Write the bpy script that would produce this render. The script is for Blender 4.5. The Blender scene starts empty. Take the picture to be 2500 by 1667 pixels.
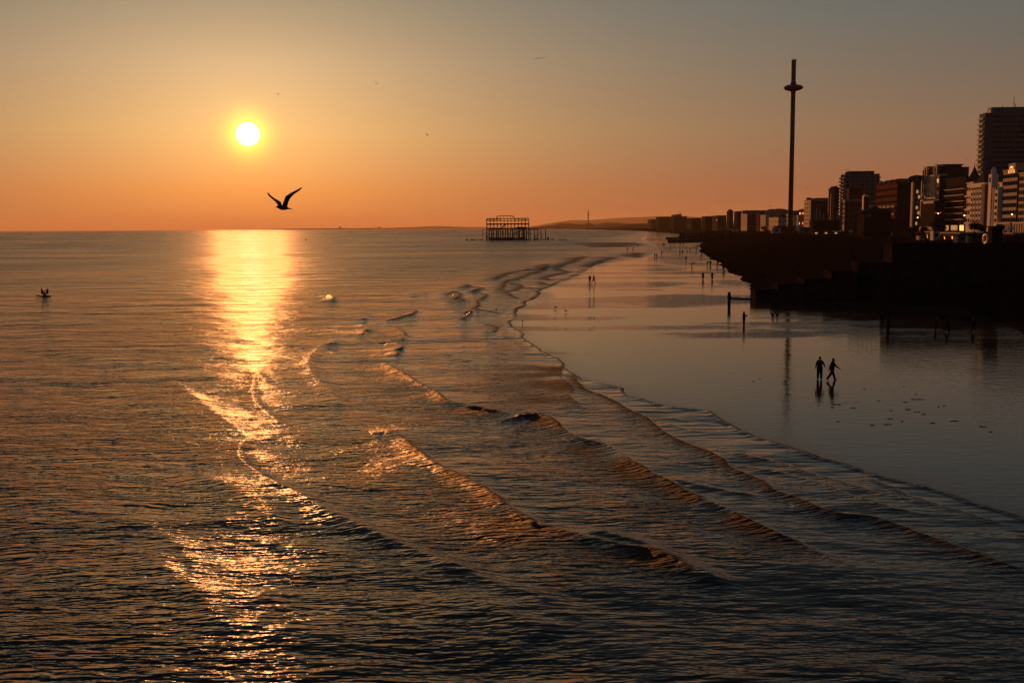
import bpy, bmesh, math, random
import numpy as np
from mathutils import Vector, Matrix
R = math.radians
random.seed(7); rng = np.random.default_rng(11)
scene = bpy.context.scene
COL = scene.collection

# ------------------------------------------------------------------ camera
CAM_H = 12.5; FPX = 2600.0
PITCH = math.atan((833.5 - 557.0) / FPX); ROLL = 0.0056
cam = bpy.data.cameras.new("camera"); camo = bpy.data.objects.new("camera", cam); COL.objects.link(camo)
cam.sensor_width = 36.0; cam.lens = FPX / 2500.0 * 36.0
cam.clip_start = 0.5; cam.clip_end = 90000.0
camo.location = (0, 0, CAM_H)
camo.rotation_euler = (Matrix.Rotation(math.pi/2 - PITCH, 4, 'X') @ Matrix.Rotation(-ROLL, 4, 'Z')).to_euler()
scene.camera = camo

def ray(px, py):
    x0 = (px - 1250.0) / FPX; y0 = -(py - 833.5) / FPX
    x = x0*math.cos(ROLL) + y0*math.sin(ROLL); y = -x0*math.sin(ROLL) + y0*math.cos(ROLL)
    return Vector((x, math.cos(PITCH) + y*math.sin(PITCH), y*math.cos(PITCH) - math.sin(PITCH)))
def G(px, py, z=0.0):                      # where the sight line of a pixel meets the level z
    d = ray(px, py); t = (z - CAM_H) / d.z
    return (d.x*t, d.y*t)
def AT(px, py, D):                         # the point on that sight line D metres ahead
    d = ray(px, py); t = D / d.y
    return Vector((d.x*t, D, CAM_H + d.z*t))

# ------------------------------------------------------------------ sun and sky
SUN = ray(605, 328).normalized()
SUN_EL = math.asin(SUN.z); SUN_AZ = math.atan2(SUN.x, SUN.y)
sl = bpy.data.lights.new("sun", 'SUN'); so = bpy.data.objects.new("sun", sl); COL.objects.link(so)
sl.energy = 5.0; sl.color = (1.0, 0.335, 0.085); sl.angle = R(0.53)
so.rotation_euler = SUN.to_track_quat('Z', 'Y').to_euler(); so.location = (0, 0, 200)

world = bpy.data.worlds.new("World"); scene.world = world; world.use_nodes = True
wt = world.node_tree; wt.nodes.clear()
def N(t, kind, **kw):
    n = t.nodes.new(kind)
    for k, v in kw.items(): setattr(n, k, v)
    return n
def MATH(t, op, a, b=None, c=None, clamp=False):
    n = t.nodes.new('ShaderNodeMath'); n.operation = op; n.use_clamp = clamp
    for i, v in enumerate((a, b, c)):
        if v is None: continue
        if isinstance(v, (int, float)): n.inputs[i].default_value = v
        else: t.links.new(v, n.inputs[i])
    return n.outputs[0]
def VMATH(t, op, a, b=None, s=None):
    n = t.nodes.new('ShaderNodeVectorMath'); n.operation = op
    for i, v in enumerate((a, b)):
        if v is None: continue
        if isinstance(v, (tuple, list, Vector)): n.inputs[i].default_value = tuple(v)
        else: t.links.new(v, n.inputs[i])
    if s is not None:
        if isinstance(s, (int, float)): n.inputs['Scale'].default_value = s
        else: t.links.new(s, n.inputs['Scale'])
    return n.outputs['Value'] if op == 'DOT_PRODUCT' else n.outputs[0]
tc = N(wt, 'ShaderNodeTexCoord'); dirv = tc.outputs['Generated']
sep = N(wt, 'ShaderNodeSeparateXYZ'); wt.links.new(dirv, sep.inputs[0])
el = MATH(wt, 'ARCSINE', MATH(wt, 'MAXIMUM', sep.outputs[2], 0.0))
el_t = MATH(wt, 'SQRT', MATH(wt, 'DIVIDE', el, math.pi/2))
cosg = MATH(wt, 'MINIMUM', VMATH(wt, 'DOT_PRODUCT', dirv, SUN), 0.9999999)
th = MATH(wt, 'MULTIPLY', MATH(wt, 'ARCCOSINE', cosg), 180/math.pi)
def sky_ramp(knots):
    r = N(wt, 'ShaderNodeValToRGB'); e = r.color_ramp.elements
    while len(e) > 1: e.remove(e[0])
    e[0].position = 0; e[0].color = (*knots[0][1], 1)
    for d, c in knots[1:]:
        x = e.new(math.sqrt(d/90.0)); x.color = (*c, 1)
    wt.links.new(el_t, r.inputs[0]); return r.outputs[0]
warm = sky_ramp([(0, (.74,.080,.001)), (2, (.88,.30,.022)), (5, (.90,.475,.125)), (8.5, (.73,.43,.18)), (12.5, (.39,.235,.075)), (16, (.17,.105,.038)), (22, (.04,.028,.012)), (45, (.012,.007,.0)), (90, (0,0,0))])
cool = sky_ramp([(0, (.243,.112,.049)), (2, (.24,.098,.060)), (5, (.19,.122,.080)), (8.5, (.126,.120,.100)), (12.5, (.086,.124,.130)), (18, (.052,.066,.072)), (35, (.030,.042,.052)), (90, (.03,.04,.055))])
g1 = MATH(wt, 'EXPONENT', MATH(wt, 'DIVIDE', th, -12.0))
mr = N(wt, 'ShaderNodeMapRange'); mr.interpolation_type = 'SMOOTHSTEP'
wt.links.new(th, mr.inputs['Value'])
for k, v in (('From Min', 30), ('From Max', 95), ('To Min', 1.0), ('To Max', 0.0)): mr.inputs[k].default_value = v
away = sky_ramp([(0, (.040,.044,.054)), (10, (.032,.044,.058)), (40, (.024,.034,.046)), (90, (.030,.040,.055))])   # the sky behind the camera, blue-grey
skyc = VMATH(wt, 'ADD', VMATH(wt, 'SCALE', warm, s=g1), VMATH(wt, 'ADD', VMATH(wt, 'SCALE', cool, s=mr.outputs[0]), VMATH(wt, 'SCALE', away, s=MATH(wt, 'SUBTRACT', 1.0, mr.outputs[0]))))
g2 = MATH(wt, 'EXPONENT', MATH(wt, 'MULTIPLY', MATH(wt, 'POWER', MATH(wt, 'DIVIDE', th, 1.0), 2.0), -1.0))
skyc = VMATH(wt, 'ADD', skyc, VMATH(wt, 'SCALE', (.30,.80,.0), s=g2))
md = N(wt, 'ShaderNodeMapRange'); md.interpolation_type = 'SMOOTHSTEP'; wt.links.new(th, md.inputs['Value'])
for k, v in (('From Min', .47), ('From Max', .64), ('To Min', 1.0), ('To Max', 0.0)): md.inputs[k].default_value = v
skyc = VMATH(wt, 'ADD', skyc, VMATH(wt, 'SCALE', (3.0,3.3,4.0), s=md.outputs[0]))
nish = N(wt, 'ShaderNodeTexSky', sky_type='NISHITA', sun_disc=False)
nish.sun_elevation = SUN_EL; nish.sun_rotation = SUN_AZ; nish.dust_density = 3.0
skyc = VMATH(wt, 'ADD', skyc, VMATH(wt, 'SCALE', nish.outputs[0], s=0.002))
bg = N(wt, 'ShaderNodeBackground'); wt.links.new(skyc, bg.inputs[0]); bg.inputs[1].default_value = 1.0
wo = N(wt, 'ShaderNodeOutputWorld'); wt.links.new(bg.outputs[0], wo.inputs[0])
world.cycles.sampling_method = 'MANUAL'; world.cycles.sample_map_resolution = 1024

scene.view_settings.view_transform = 'Standard'; scene.view_settings.look = 'None'
scene.view_settings.exposure = 0.0; scene.view_settings.gamma = 1.0
scene.cycles.max_bounces = 4; scene.cycles.diffuse_bounces = 2; scene.cycles.glossy_bounces = 3
scene.cycles.volume_bounces = 0; scene.cycles.transparent_max_bounces = 8
scene.cycles.sample_clamp_indirect = 3.0; scene.cycles.sample_clamp_direct = 2.85; scene.cycles.use_denoising = True

# ------------------------------------------------------------------ helpers
def tag(o, label=None, cat=None, group=None, kind=None):
    if label: o['label'] = label
    if cat: o['category'] = cat
    if group: o['group'] = group
    if kind: o['kind'] = kind
    return o
def mesh_obj(name, verts, faces, mat, parent=None, smooth=False):
    m = bpy.data.meshes.new(name); m.from_pydata([tuple(v) for v in verts], [], faces); m.update()
    if smooth: m.polygons.foreach_set('use_smooth', [True]*len(m.polygons))
    if mat: m.materials.append(mat)
    o = bpy.data.objects.new(name, m); COL.objects.link(o); o.parent = parent
    return o
def empty(name, loc, rz=0.0):
    o = bpy.data.objects.new(name, None); COL.objects.link(o); o.location = loc; o.rotation_euler = (0, 0, rz)
    o.empty_display_size = 0.5
    return o
class MB:
    """collects shapes and links them as one mesh"""
    def __init__(s): s.v = []; s.f = []
    def add(s, vs, fs):
        b = len(s.v); s.v += [tuple(v) for v in vs]; s.f += [tuple(b+i for i in f) for f in fs]; return s
    def box(s, x0, x1, y0, y1, z0, z1):
        return s.add([(x0,y0,z0),(x1,y0,z0),(x1,y1,z0),(x0,y1,z0),(x0,y0,z1),(x1,y0,z1),(x1,y1,z1),(x0,y1,z1)],
                     [(0,3,2,1),(4,5,6,7),(0,1,5,4),(1,2,6,5),(2,3,7,6),(3,0,4,7)])
    def tube(s, a, b, r0, r1=None, n=8):
        a = Vector(a); b = Vector(b); r1 = r0 if r1 is None else r1
        d = (b-a).normalized(); u = d.orthogonal().normalized(); w = d.cross(u); vs = []
        for p, r in ((a, r0), (b, r1)):
            for i in range(n):
                t = 2*math.pi*i/n; vs.append(p + (u*math.cos(t) + w*math.sin(t))*r)
        fs = [(i, (i+1) % n, n+(i+1) % n, n+i) for i in range(n)] + [tuple(range(n-1, -1, -1)), tuple(range(n, 2*n))]
        return s.add(vs, fs)
    def path(s, pts, r, n=6):
        for a, b in zip(pts[:-1], pts[1:]): s.tube(a, b, r if not callable(r) else r, n=n)
        return s
    def lathe(s, prof, n=32, c=(0, 0, 0)):
        vs = []; fs = []; m = len(prof)
        for i in range(n):
            t = 2*math.pi*i/n
            for r, z in prof: vs.append((c[0]+r*math.cos(t), c[1]+r*math.sin(t), c[2]+z))
        for i in range(n):
            for j in range(m-1):
                a = i*m+j; b = ((i+1) % n)*m+j; fs.append((a, b, b+1, a+1))
        return s.add(vs, fs)
    def prism(s, poly, y0, y1):            # poly in x,z pushed along y
        n = len(poly); vs = [(x, y0, z) for x, z in poly] + [(x, y1, z) for x, z in poly]
        fs = [tuple(range(n)), tuple(range(2*n-1, n-1, -1))] + [(i, n+i, n+(i+1) % n, (i+1) % n) for i in range(n)]
        return s.add(vs, fs)
    def build(s, name, mat, parent=None, smooth=False):
        return mesh_obj(name, s.v, s.f, mat, parent, smooth)
def children_of(o): return [c for c in bpy.data.objects if c.parent == o]
def copy_tree(o, parent=None, kids=None):
    c = o.copy(); COL.objects.link(c); c.parent = parent
    for ch in o.children:
        copy_tree(ch, c)
    return c

def mat_basic(name, col, rough=.7, var=.25, scale=1.0, metal=0.0, bump=0.0, spec=0.0, coord='Object'):
    m = bpy.data.materials.new(name); m.use_nodes = True; t = m.node_tree
    b = t.nodes['Principled BSDF']; b.inputs['Roughness'].default_value = rough; b.inputs['Metallic'].default_value = metal
    b.inputs['Specular IOR Level'].default_value = spec
    tcn = N(t, 'ShaderNodeTexCoord'); no = N(t, 'ShaderNodeTexNoise'); no.inputs['Scale'].default_value = scale; no.inputs['Detail'].default_value = 4
    t.links.new(tcn.outputs[coord], no.inputs['Vector'])
    mx = N(t, 'ShaderNodeMapRange'); t.links.new(no.outputs['Fac'], mx.inputs['Value'])
    mx.inputs['From Min'].default_value = .3; mx.inputs['From Max'].default_value = .7
    mx.inputs['To Min'].default_value = 1-var; mx.inputs['To Max'].default_value = 1+var
    t.links.new(VMATH(t, 'SCALE', tuple(col), s=mx.outputs[0]), b.inputs['Base Color'])
    if bump:
        bn = N(t, 'ShaderNodeBump'); bn.inputs['Strength'].default_value = bump; bn.inputs['Distance'].default_value = .05
        t.links.new(no.outputs['Fac'], bn.inputs['Height']); t.links.new(bn.outputs[0], b.inputs['Normal'])
    return m

# ------------------------------------------------------------------ ground plan traced on the level of the sand
def T(o, pts): return [G(o[0] + x/o[2], o[1] + y/o[2]) for x, y in pts]
Z2 = (1100, 560, 3.92); Z3 = (600, 600, 3.92); Z4 = (400, 900, 2.94); Z5 = (1200, 900, 2.94); Z6 = (1700, 900, 2.94)
Z7 = (0, 1100, 2.613); Z8 = (1100, 1200, 3.357); ZB = (1500, 560, 7.84); P = (0, 0, 1)
EDGE = (T(P, [(1290,557.6),(1350,558.6),(1491,562.4),(1567,565),(1600,569),(1572,575),(1556,581),(1562,590),(1585,602),(1600,612)])
  + T(Z2, [(1940,212),(1880,250),(1790,272),(1700,290),(1620,300),(1540,315),(1460,322),(1380,335),(1340,352),(1310,380),(1265,405),(1215,440),(1165,455),(1130,480),(1080,492),(1030,510),(1000,528),(960,545),(900,568),(850,590),(855,618),(820,650),(770,675),(715,695),(720,730),(680,748),(640,765),(625,790),(622,820),(640,850),(600,868),(555,885),(590,930),(630,950),(660,965),(700,995),(680,1030),(710,1060),(760,1090),(800,1108),(850,1140),(900,1168),(950,1190),(1030,1230),(1065,1290),(1080,1330),(1110,1352),(1150,1370),(1210,1405)])
  + T(Z5, [(640,72),(720,88),(820,104),(910,130),(948,142),(965,180),(1020,198),(1100,215),(1170,240),(1250,260),(1320,272),(1400,285),(1480,295),(1560,300),(1625,345),(1700,388),(1790,440),(1860,468),(1930,500),(2000,518),(2080,545),(2200,582),(2352,640)])
  + T(Z6, [(950,655),(1050,680),(1140,712),(1230,740),(1320,765),(1420,795),(1560,825),(1700,872),(1850,905),(2000,960),(2180,1005),(2352,1060)])
  + T(P, [(2700,1330),(3200,1500),(4200,1800)]))
LAND = T(P, [(1270,557.4),(1350,558.4),(1491,562.0),(1567,564.6),(1650,569),(1662,573),(1655,578),(1690,586),(1713,592),(1709,602),(1707,615),(1724,625),(1738,633),(1755,642),(1773,654),(1786,666),(1800,671),(1818,687),(1832,700),(1838,706),(1840,714),(1846,724),(1858,734),(1900,733),(2000,735),(2150,738),(2300,745),(2385,772),(2440,790),(2500,812),(2600,862),(2800,970),(3400,1300)])
def seg_dist(X, Y, poly, closed=False):
    """signed distance to a polyline; positive on its right-hand side seen along its order reversed (landward)"""
    best = np.full(X.shape, 1e12); sg = np.ones(X.shape)
    for (ax, ay), (bx, by) in zip(poly[:-1], poly[1:]):
        dx, dy = bx-ax, by-ay; L2 = dx*dx+dy*dy+1e-9
        t = np.clip(((X-ax)*dx+(Y-ay)*dy)/L2, 0, 1)
        qx = X-(ax+t*dx); qy = Y-(ay+t*dy); d2 = qx*qx+qy*qy
        cr = dx*qy-dy*qx
        m = d2 < best-1e-9*best
        best = np.where(m, d2, best); sg = np.where(m, np.sign(cr), sg)
    xs = [p[0] for p in poly]; ring = list(poly)+[(9e4, poly[-1][1]-50), (9e4, 9e4), (poly[0][0], 9e4)]
    ins = np.zeros(X.shape, bool)          # even-odd test against the land side
    for (ax, ay), (bx, by) in zip(ring, ring[1:]+ring[:1]):
        if ay == by: continue
        c = ((ay > Y) != (by > Y)) & (X < (bx-ax)*(Y-ay)/(by-ay)+ax); ins ^= c
    return np.sqrt(best)*np.where(ins, 1, -1)
def vnoise(X, Y, scale, seed=0):
    """smooth value noise in -1..1"""
    X = X/scale+seed*17.3; Y = Y/scale+seed*9.1
    xi = np.floor(X); yi = np.floor(Y); fx = X-xi; fy = Y-yi
    fx = fx*fx*(3-2*fx); fy = fy*fy*(3-2*fy)
    def h(a, b):
        v = np.sin(a*127.1+b*311.7+seed*74.7)*43758.5453; return (v-np.floor(v))*2-1
    return (h(xi, yi)*(1-fx)+h(xi+1, yi)*fx)*(1-fy)+(h(xi, yi+1)*(1-fx)+h(xi+1, yi+1)*fx)*fy
def fbm(X, Y, s, seed=0, o=4):
    r = 0; a = 1; t = 0
    for i in range(o): r = r+a*vnoise(X, Y, s, seed+i); t += a; a *= .5; s *= .5
    return r/t
def smooth(a, b, x):
    t = np.clip((x-a)/(b-a), 0, 1); return t*t*(3-2*t)

def land_z(X, Y, e):
    """height of shingle beach, e metres landward of the foot of the shingle"""
    w = 1.0 + .25*fbm(X, Y, 60, 3)
    z = 7.2*smooth(-8, 75*1.0, e*w) * np.where(e > 0, 1, 0) * 1.0
    z = np.interp(e*w, [-1, 0, 6, 40, 62, 96, 99, 400, 3000], [-.3, 0, .75, 5.4, 6.9, 7.4, 8.9, 9.6, 30])
    z = z + (.18*fbm(X, Y, 9, 5)+.07*vnoise(X, Y, 1.7, 8))*smooth(1, 10, e)*(1-smooth(92, 97, e))
    return z

def fan(az, rad, keep, zfun, name, mat, attrs=()):
    A, Rr = np.meshgrid(az, rad); X = Rr*np.sin(A); Y = Rr*np.cos(A)
    na, nr = len(az), len(rad)
    res = zfun(X, Y, Rr); Z = res[0]
    kv = keep(X, Y, res)
    idx = np.arange(na*nr).reshape(nr, na)
    q = np.stack([idx[:-1, :-1], idx[:-1, 1:], idx[1:, 1:], idx[1:, :-1]], -1).reshape(-1, 4)
    q = q[kv.reshape(-1)[q].any(1)]
    used = np.zeros(na*nr, bool); used[q.reshape(-1)] = True
    remap = np.cumsum(used)-1; q = remap[q]
    V = np.stack([X.reshape(-1), Y.reshape(-1), Z.reshape(-1)], -1)[used]
    m = bpy.data.meshes.new(name); m.vertices.add(len(V)); m.vertices.foreach_set('co', V.astype(np.float32).reshape(-1))
    m.loops.add(len(q)*4); m.loops.foreach_set('vertex_index', q[:, ::-1].astype(np.int32).reshape(-1))
    m.polygons.add(len(q)); m.polygons.foreach_set('loop_start', np.arange(0, len(q)*4, 4, dtype=np.int32))
    m.polygons.foreach_set('use_smooth', np.ones(len(q), bool))
    m.update(calc_edges=True)
    for nm, arr in zip(attrs, res[1:]):
        a = m.attributes.new(nm, 'FLOAT', 'POINT'); a.data.foreach_set('value', arr.reshape(-1)[used].astype(np.float32))
    m.materials.append(mat); o = bpy.data.objects.new(name, m); COL.objects.link(o)
    return o
AZ = lambda a, b, n: np.radians(np.linspace(a, b, n))
# rows about one picture line apart near the pier, then geometric out to the horizon
def radii(step, rmin, rmax):
    out = []; y = 1065*CAM_H/rmin
    while y > 9:
        r = 1065*CAM_H/y; out.append(r); y -= step*(.55 if 90 < r < 620 else 1)
    r = out[-1]
    while r < rmax: r *= 1.035; out.append(r)
    return np.array(out)
# ------------------------------------------------------------------ water
# breaking lines and swells: (points, height, back width, front width, foam)
WAVES = [
 (T(Z3, [(745,500),(790,490),(850,530)]), .45, 1.6, .9, .5),
 (T(Z3, [(980,865),(880,920),(800,945),(740,960),(690,1010),(625,1070),(600,1150),(640,1230),(720,1320),(800,1390),(850,1450),(850,1530),(800,1568)]), .24, 1.3, .7, 0),
 (T(Z3, [(1050,752),(1100,760),(1180,800),(1140,822),(1120,850),(1060,862)]), .34, 1.6, .5, 1),
 (T(Z3, [(1560,618),(1625,640),(1590,665),(1500,690),(1400,715),(1330,742)]), .34, 2.0, .6, .8),
 (T(Z3, [(1385,772),(1430,800),(1490,820),(1520,870),(1525,905),(1460,920)]), .34, 1.6, .5, 1),
 (T(Z3, [(1240,950),(1330,933),(1400,932),(1470,970),(1492,1000),(1430,1010),(1455,1060),(1380,1085)]), .34, 1.6, .45, 1),
 (T(Z3, [(1235,1108),(1310,1130),(1360,1160),(1420,1190),(1530,1250),(1640,1320),(1700,1350),(1760,1385),(1860,1430),(1910,1490)])+T(Z4, [(2030,240),(2150,270),(2352,310)])+T(Z5, [(100,330),(200,355),(280,350)]), .30, .9, .30, 1),
 (T(Z5, [(-60,400),(60,378),(200,355),(330,340),(395,360),(440,395),(480,430),(520,460),(620,505),(700,532),(760,545),(820,572),(870,600),(950,660),(1000,690),(1070,720),(1120,760),(1180,790),(1230,812),(1290,840),(1340,880),(1400,910),(1470,955),(1560,990),(1700,1040),(1850,1110),(2000,1180),(2150,1240),(2352,1340),(2500,1400)]), .34, .9, .28, 1),
 (T(Z4, [(1300,480),(1400,478),(1500,480),(1600,462),(1680,490),(1730,530),(1780,570),(1850,620),(1880,635),(1950,690),(2050,740),(2150,790),(2250,860),(2352,950)])+T(Z5, [(150,1070),(300,1140),(500,1195),(700,1240),(900,1280),(1100,1320),(1250,1380),(1400,1470),(1520,1540),(1700,1600)]), .25, 1.1, .35, 1),
 (T(Z2, [(1070,1280),(1075,1340),(1060,1400),(1085,1450),(1120,1500),(1170,1550)])+T(Z5, [(575,150),(565,210),(635,268),(700,285),(780,300)]), .24, 1.6, .22, 1),
 (T(Z2, [(1150,1372),(1215,1412),(1190,1445),(1215,1490)])+T(Z5, [(600,90),(650,150),(720,172),(780,190),(850,222),(910,250),(1000,310),(1110,360),(1150,400),(1190,430),(1290,500),(1400,550),(1530,600),(1640,655),(1700,710),(1800,760),(1900,800),(2000,880),(2100,920),(2200,950),(2352,1020)])+T(Z6, [(1050,1070),(1250,1090),(1400,1140),(1600,1210),(1800,1280),(2000,1350),(2200,1420),(2352,1460),(2700,1600)]), .26, .8, .22, .8),
 (T(Z5, [(1120,365),(1300,405),(1400,440),(1500,455),(1700,475),(1900,495)]), .08, .5, .15, 0),
 (T(Z5, [(1460,562),(1600,590),(1700,600),(1900,640),(2080,680),(2140,712),(2352,775)])+T(Z6, [(900,780),(1100,840),(1280,890),(1450,920),(1600,965),(1900,1010)]), .17, .7, .2, .3),
 (T(Z6, [(180,675),(400,710),(600,750),(750,790),(900,830),(1050,900),(1200,945),(1400,1010),(1600,1040),(1800,1080)]), .15, .7, .2, .2),
 (T(Z6, [(1225,735),(1245,775),(1280,805),(1420,860),(1520,915),(1700,980),(1900,1040),(2100,1090),(2352,1150)]), .11, .6, .16, .3),
 (T(Z5, [(1230,335),(1330,365),(1500,390),(1600,405),(1700,430),(1900,488)]), .07, .4, .14, 0),
 (T(Z5, [(1240,785),(1400,825),(1600,870),(1800,910),(1960,935)]), .14, .7, .3, 0),
 (T(Z5, [(610,62),(700,75),(910,130)]), .06, .4, .14, 0),
 (T(Z4, [(20,60),(160,180),(250,260),(350,330),(470,400),(570,470),(600,500)]), .15, 1.2, .7, 0),
 (T(Z4, [(760,120),(670,30),(620,140),(640,230),(700,300),(800,370),(870,440)]), .10, .8, .5, 0),
 (T(Z4, [(600,480),(545,560),(520,620),(560,700),(640,760),(700,790),(850,860),(980,930),(1100,1000),(1250,1090),(1400,1150),(1600,1250),(1800,1330),(2000,1400),(2352,1560)]), .22, 1.2, .6, 0),
 (T(Z4, [(0,760),(300,800),(480,850),(700,990),(900,1200)]), .16, 1.3, .9, 0),
 (T(Z7, [(700,440),(880,490),(1060,590),(1140,640),(1300,760)]), .15, 1.1, .7, 0),
 (T(Z7, [(700,640),(930,700),(1100,820),(1250,900),(1400,1100),(1550,1200)]), .18, 1.0, .7, 0),
 (T(Z8, [(-200,560),(0,620),(150,700),(400,790),(700,880),(1000,1000)]), .16, 1.1, .8, 0),
 (T(Z8, [(-200,850),(0,880),(300,960),(520,1070),(900,1240)]), .15, 1.0, .8, 0),
 (T(Z8, [(900,300),(1100,330),(1350,380),(1600,450),(1850,560),(2100,700),(2350,850)]), .26, 1.1, .6, 0),
 # scalloped lines far up the shore; last value paints the dark of their slopes
 (T(Z2, [(1335,268),(1230,280),(1190,305),(1150,330),(1070,350),(1000,385),(940,378),(880,400),(820,430),(760,440),(700,470),(600,500),(540,505),(500,540),(485,580),(455,600),(520,625),(590,650),(650,685),(715,695)]), 0.63, 2.2, .5, .60),
 (T(Z2, [(990,345),(940,345),(880,365),(905,390),(820,400),(750,404),(700,412),(640,420),(560,430),(500,455),(440,485)]), 0.60, 2.4, .6, .60),
 (T(Z2, [(515,612),(600,595),(675,565),(650,535),(580,520)]), 0.24, .8, .4, .60),
 (T(Z2, [(130,530),(165,545),(150,560),(240,562),(290,580),(240,600),(180,610)]), 0.51, 2.0, .5, .60),
 (T(Z2, [(240,625),(325,628),(325,660),(290,680),(250,705),(262,748),(220,775),(360,792),(460,808),(560,820)]), 0.48, 1.8, .4, .60),
 (T(Z2, [(-40,640),(30,608),(90,630),(60,665),(20,690),(120,695),(230,705)]), 0.48, 1.8, .4, .60),
 (T(Z2, [(120,830),(185,795),(200,812),(150,850),(70,882)]), 0.39, 1.6, .4, .60),
 (T(Z2, [(200,905),(330,912),(450,940),(430,985),(330,992),(200,985)]), 0.30, 1.3, .4, .60),
 (T(Z2, [(1640,130),(1600,152),(1500,182)]), 0.63, 3, .7, .60),
 (T(Z2, [(1460,265),(1540,285),(1480,300),(1380,330),(1280,370)]), 0.39, 1.4, .5, .60),
 (T(Z2, [(1000,392),(1135,415),(1050,432),(960,450),(875,475),(950,490),(1030,500)]), 0.33, 1.2, .4, .60),
 (T(Z2, [(820,500),(870,515),(915,540),(950,550)]), 0.24, 1.0, .35, .60),
 (T(Z2, [(600,560),(740,562),(830,575),(850,590)]), 0.21, .9, .35, .60),
 (T(Z2, [(1800,230),(1740,262),(1780,272)]), 0.45, 1.6, .5, .60),
 (T(Z2, [(480,285),(400,305),(300,335)]), .35, 2.4, 1.2, 0),
 (T(Z2, [(100,360),(40,385),(-40,400)]), .35, 2.4, 1.2, 0),
 (T(Z3, [(1720,445),(1690,465),(1600,490)]), .3, 2.0, .8, .2),
 (T(Z3, [(1200,670),(1160,690),(1130,720)]), .28, 1.4, .7, 0),
 (T(Z3, [(780,1010),(900,1050),(1040,1070),(1120,1110)]), .16, 1.0, .6, 0),
 (T(Z3, [(1860,1018),(1940,1040),(2060,1085),(2200,1125),(2352,1145)]), .16, .9, .4, 0),
]
def sea_fun(X, Y, Rr):
    dr = np.gradient(Rr[:, 0])[:, None]*np.ones_like(X)
    d = np.full(X.shape, -1e3)
    near = (X > -60) | (Y > 500)
    d[near] = seg_dist(X[near], Y[near], EDGE)
    d = np.where(near, d, -400)
    seaw = np.clip(-d, 0, None)
    Z = np.zeros(X.shape); lost = np.zeros(X.shape)
    grp = .55+.45*fbm(X, Y, 22, 2, 3)
    amp = smooth(0, 26, seaw)
    shal = np.clip(.30+.70*smooth(0, 40, seaw), 0, 1)
    r2 = np.random.default_rng(5)
    for i in range(46):                     # swell running in to the shore
        lam = 3.2*(4.2**r2.random()); az = R(52)+r2.normal(0, .30); k = 2*math.pi/lam
        a = .0019*lam; ph = r2.random()*6.28
        filt = np.exp(-(2.2*dr/lam)**2)
        s = np.sin(k*(X*math.sin(az)+Y*math.cos(az))+ph+1.6*vnoise(X, Y, 30, i))
        Z += a*s*filt*(.35+.65*amp)*shal*grp; lost += .5*(a*k)**2*(1-filt)
    for i in range(50):                     # wind chop, crests across the line of sight
        lam = .55*(6.5**r2.random()); az = R(8)+r2.normal(0, .34); k = 2*math.pi/lam
        a = .0013*lam**.7; ph = r2.random()*6.28
        filt = np.exp(-(2.6*dr/lam)**2)
        s = np.sin(k*(X*math.sin(az)+Y*math.cos(az))+ph+1.2*vnoise(X, Y, 7, 60+i))
        Z += a*s*filt*(.22+.78*amp); lost += .5*(a*k)**2*(1-filt)
    Zw = np.zeros(X.shape); damp = np.zeros(X.shape)
    foam = np.zeros(X.shape); calm = np.zeros(X.shape)
    rag = .26*vnoise(X, Y, 1.1, 31)+.14*vnoise(X, Y, .4, 32)+.7*vnoise(X, Y, 5, 33)
    for pts, h, wb, wf, fo in WAVES:
        P_ = np.array(pts); pad = 9
        m = (X > P_[:, 0].min()-pad) & (X < P_[:, 0].max()+pad) & (Y > P_[:, 1].min()-pad) & (Y < P_[:, 1].max()+pad)
        if not m.any(): continue
        x = X[m]; y = Y[m]; best = np.full(x.shape, 1e9); sg = np.ones(x.shape); tt = np.zeros(x.shape)
        seg = np.hypot(np.diff(P_[:, 0]), np.diff(P_[:, 1])); cum = np.r_[0, np.cumsum(seg)]; L = cum[-1]
        for j in range(len(P_)-1):
            ax, ay = P_[j]; dx, dy = P_[j+1]-P_[j]; l2 = dx*dx+dy*dy+1e-9
            t = np.clip(((x-ax)*dx+(y-ay)*dy)/l2, 0, 1); qx = x-ax-t*dx; qy = y-ay-t*dy; d2 = qx*qx+qy*qy
            n_ = np.array((dy, -dx)); n_ = n_ if n_@np.array((.82, .57)) > 0 else -n_
            mm = d2 < best; best = np.where(mm, d2, best); sg = np.where(mm, np.sign(qx*n_[0]+qy*n_[1]), sg)
            tt = np.where(mm, (cum[j]+t*seg[j])/L, tt)
        s = np.sqrt(best)*sg; drm = dr[m]
        sr = s+rag[m]*(.34 if fo > .1 else .2)*np.minimum(1, wb)
        wfm = np.maximum(wf, .8*drm); wbm = np.maximum(wb*.72, 1.4*drm)
        tl = float(np.clip(4.0/L, .04, .22)); end = np.clip(smooth(0, tl, tt)*smooth(0, tl, 1-tt)*1.05, 0, 1)
        hv = (.80 if fo > .6 else 1.0)*h*(.82+.22*vnoise(x, y, 4.5, 41))*end
        prof = np.where(sr < 0, np.exp(-(np.abs(sr)/wbm)**1.25), np.exp(-(sr/wfm)**2))
        Zw[m] += hv*prof; damp[m] = np.maximum(damp[m], end*np.exp(-(s/(1.3*wbm))**2))
        if fo > 0:
            f = fo*end*np.where(sr < 0, np.exp(sr/np.where(fo == 1, 3.0*wbm+.6, .9*wbm)), np.exp(-(sr/(.8*wfm))**2))
            f = f*(.55+.6*vnoise(x, y, 2.2, 51) if fo == 1 else .9)
            foam[m] = np.maximum(foam[m], np.clip(f, 0, 1))
        calm[m] = np.maximum(calm[m], .75*np.where(sr > 0, np.exp(-((sr-1.5)/3.0)**2), 0)*smooth(0, .3, sr))
    Z = Z*(1-.78*damp)+Zw
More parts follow.
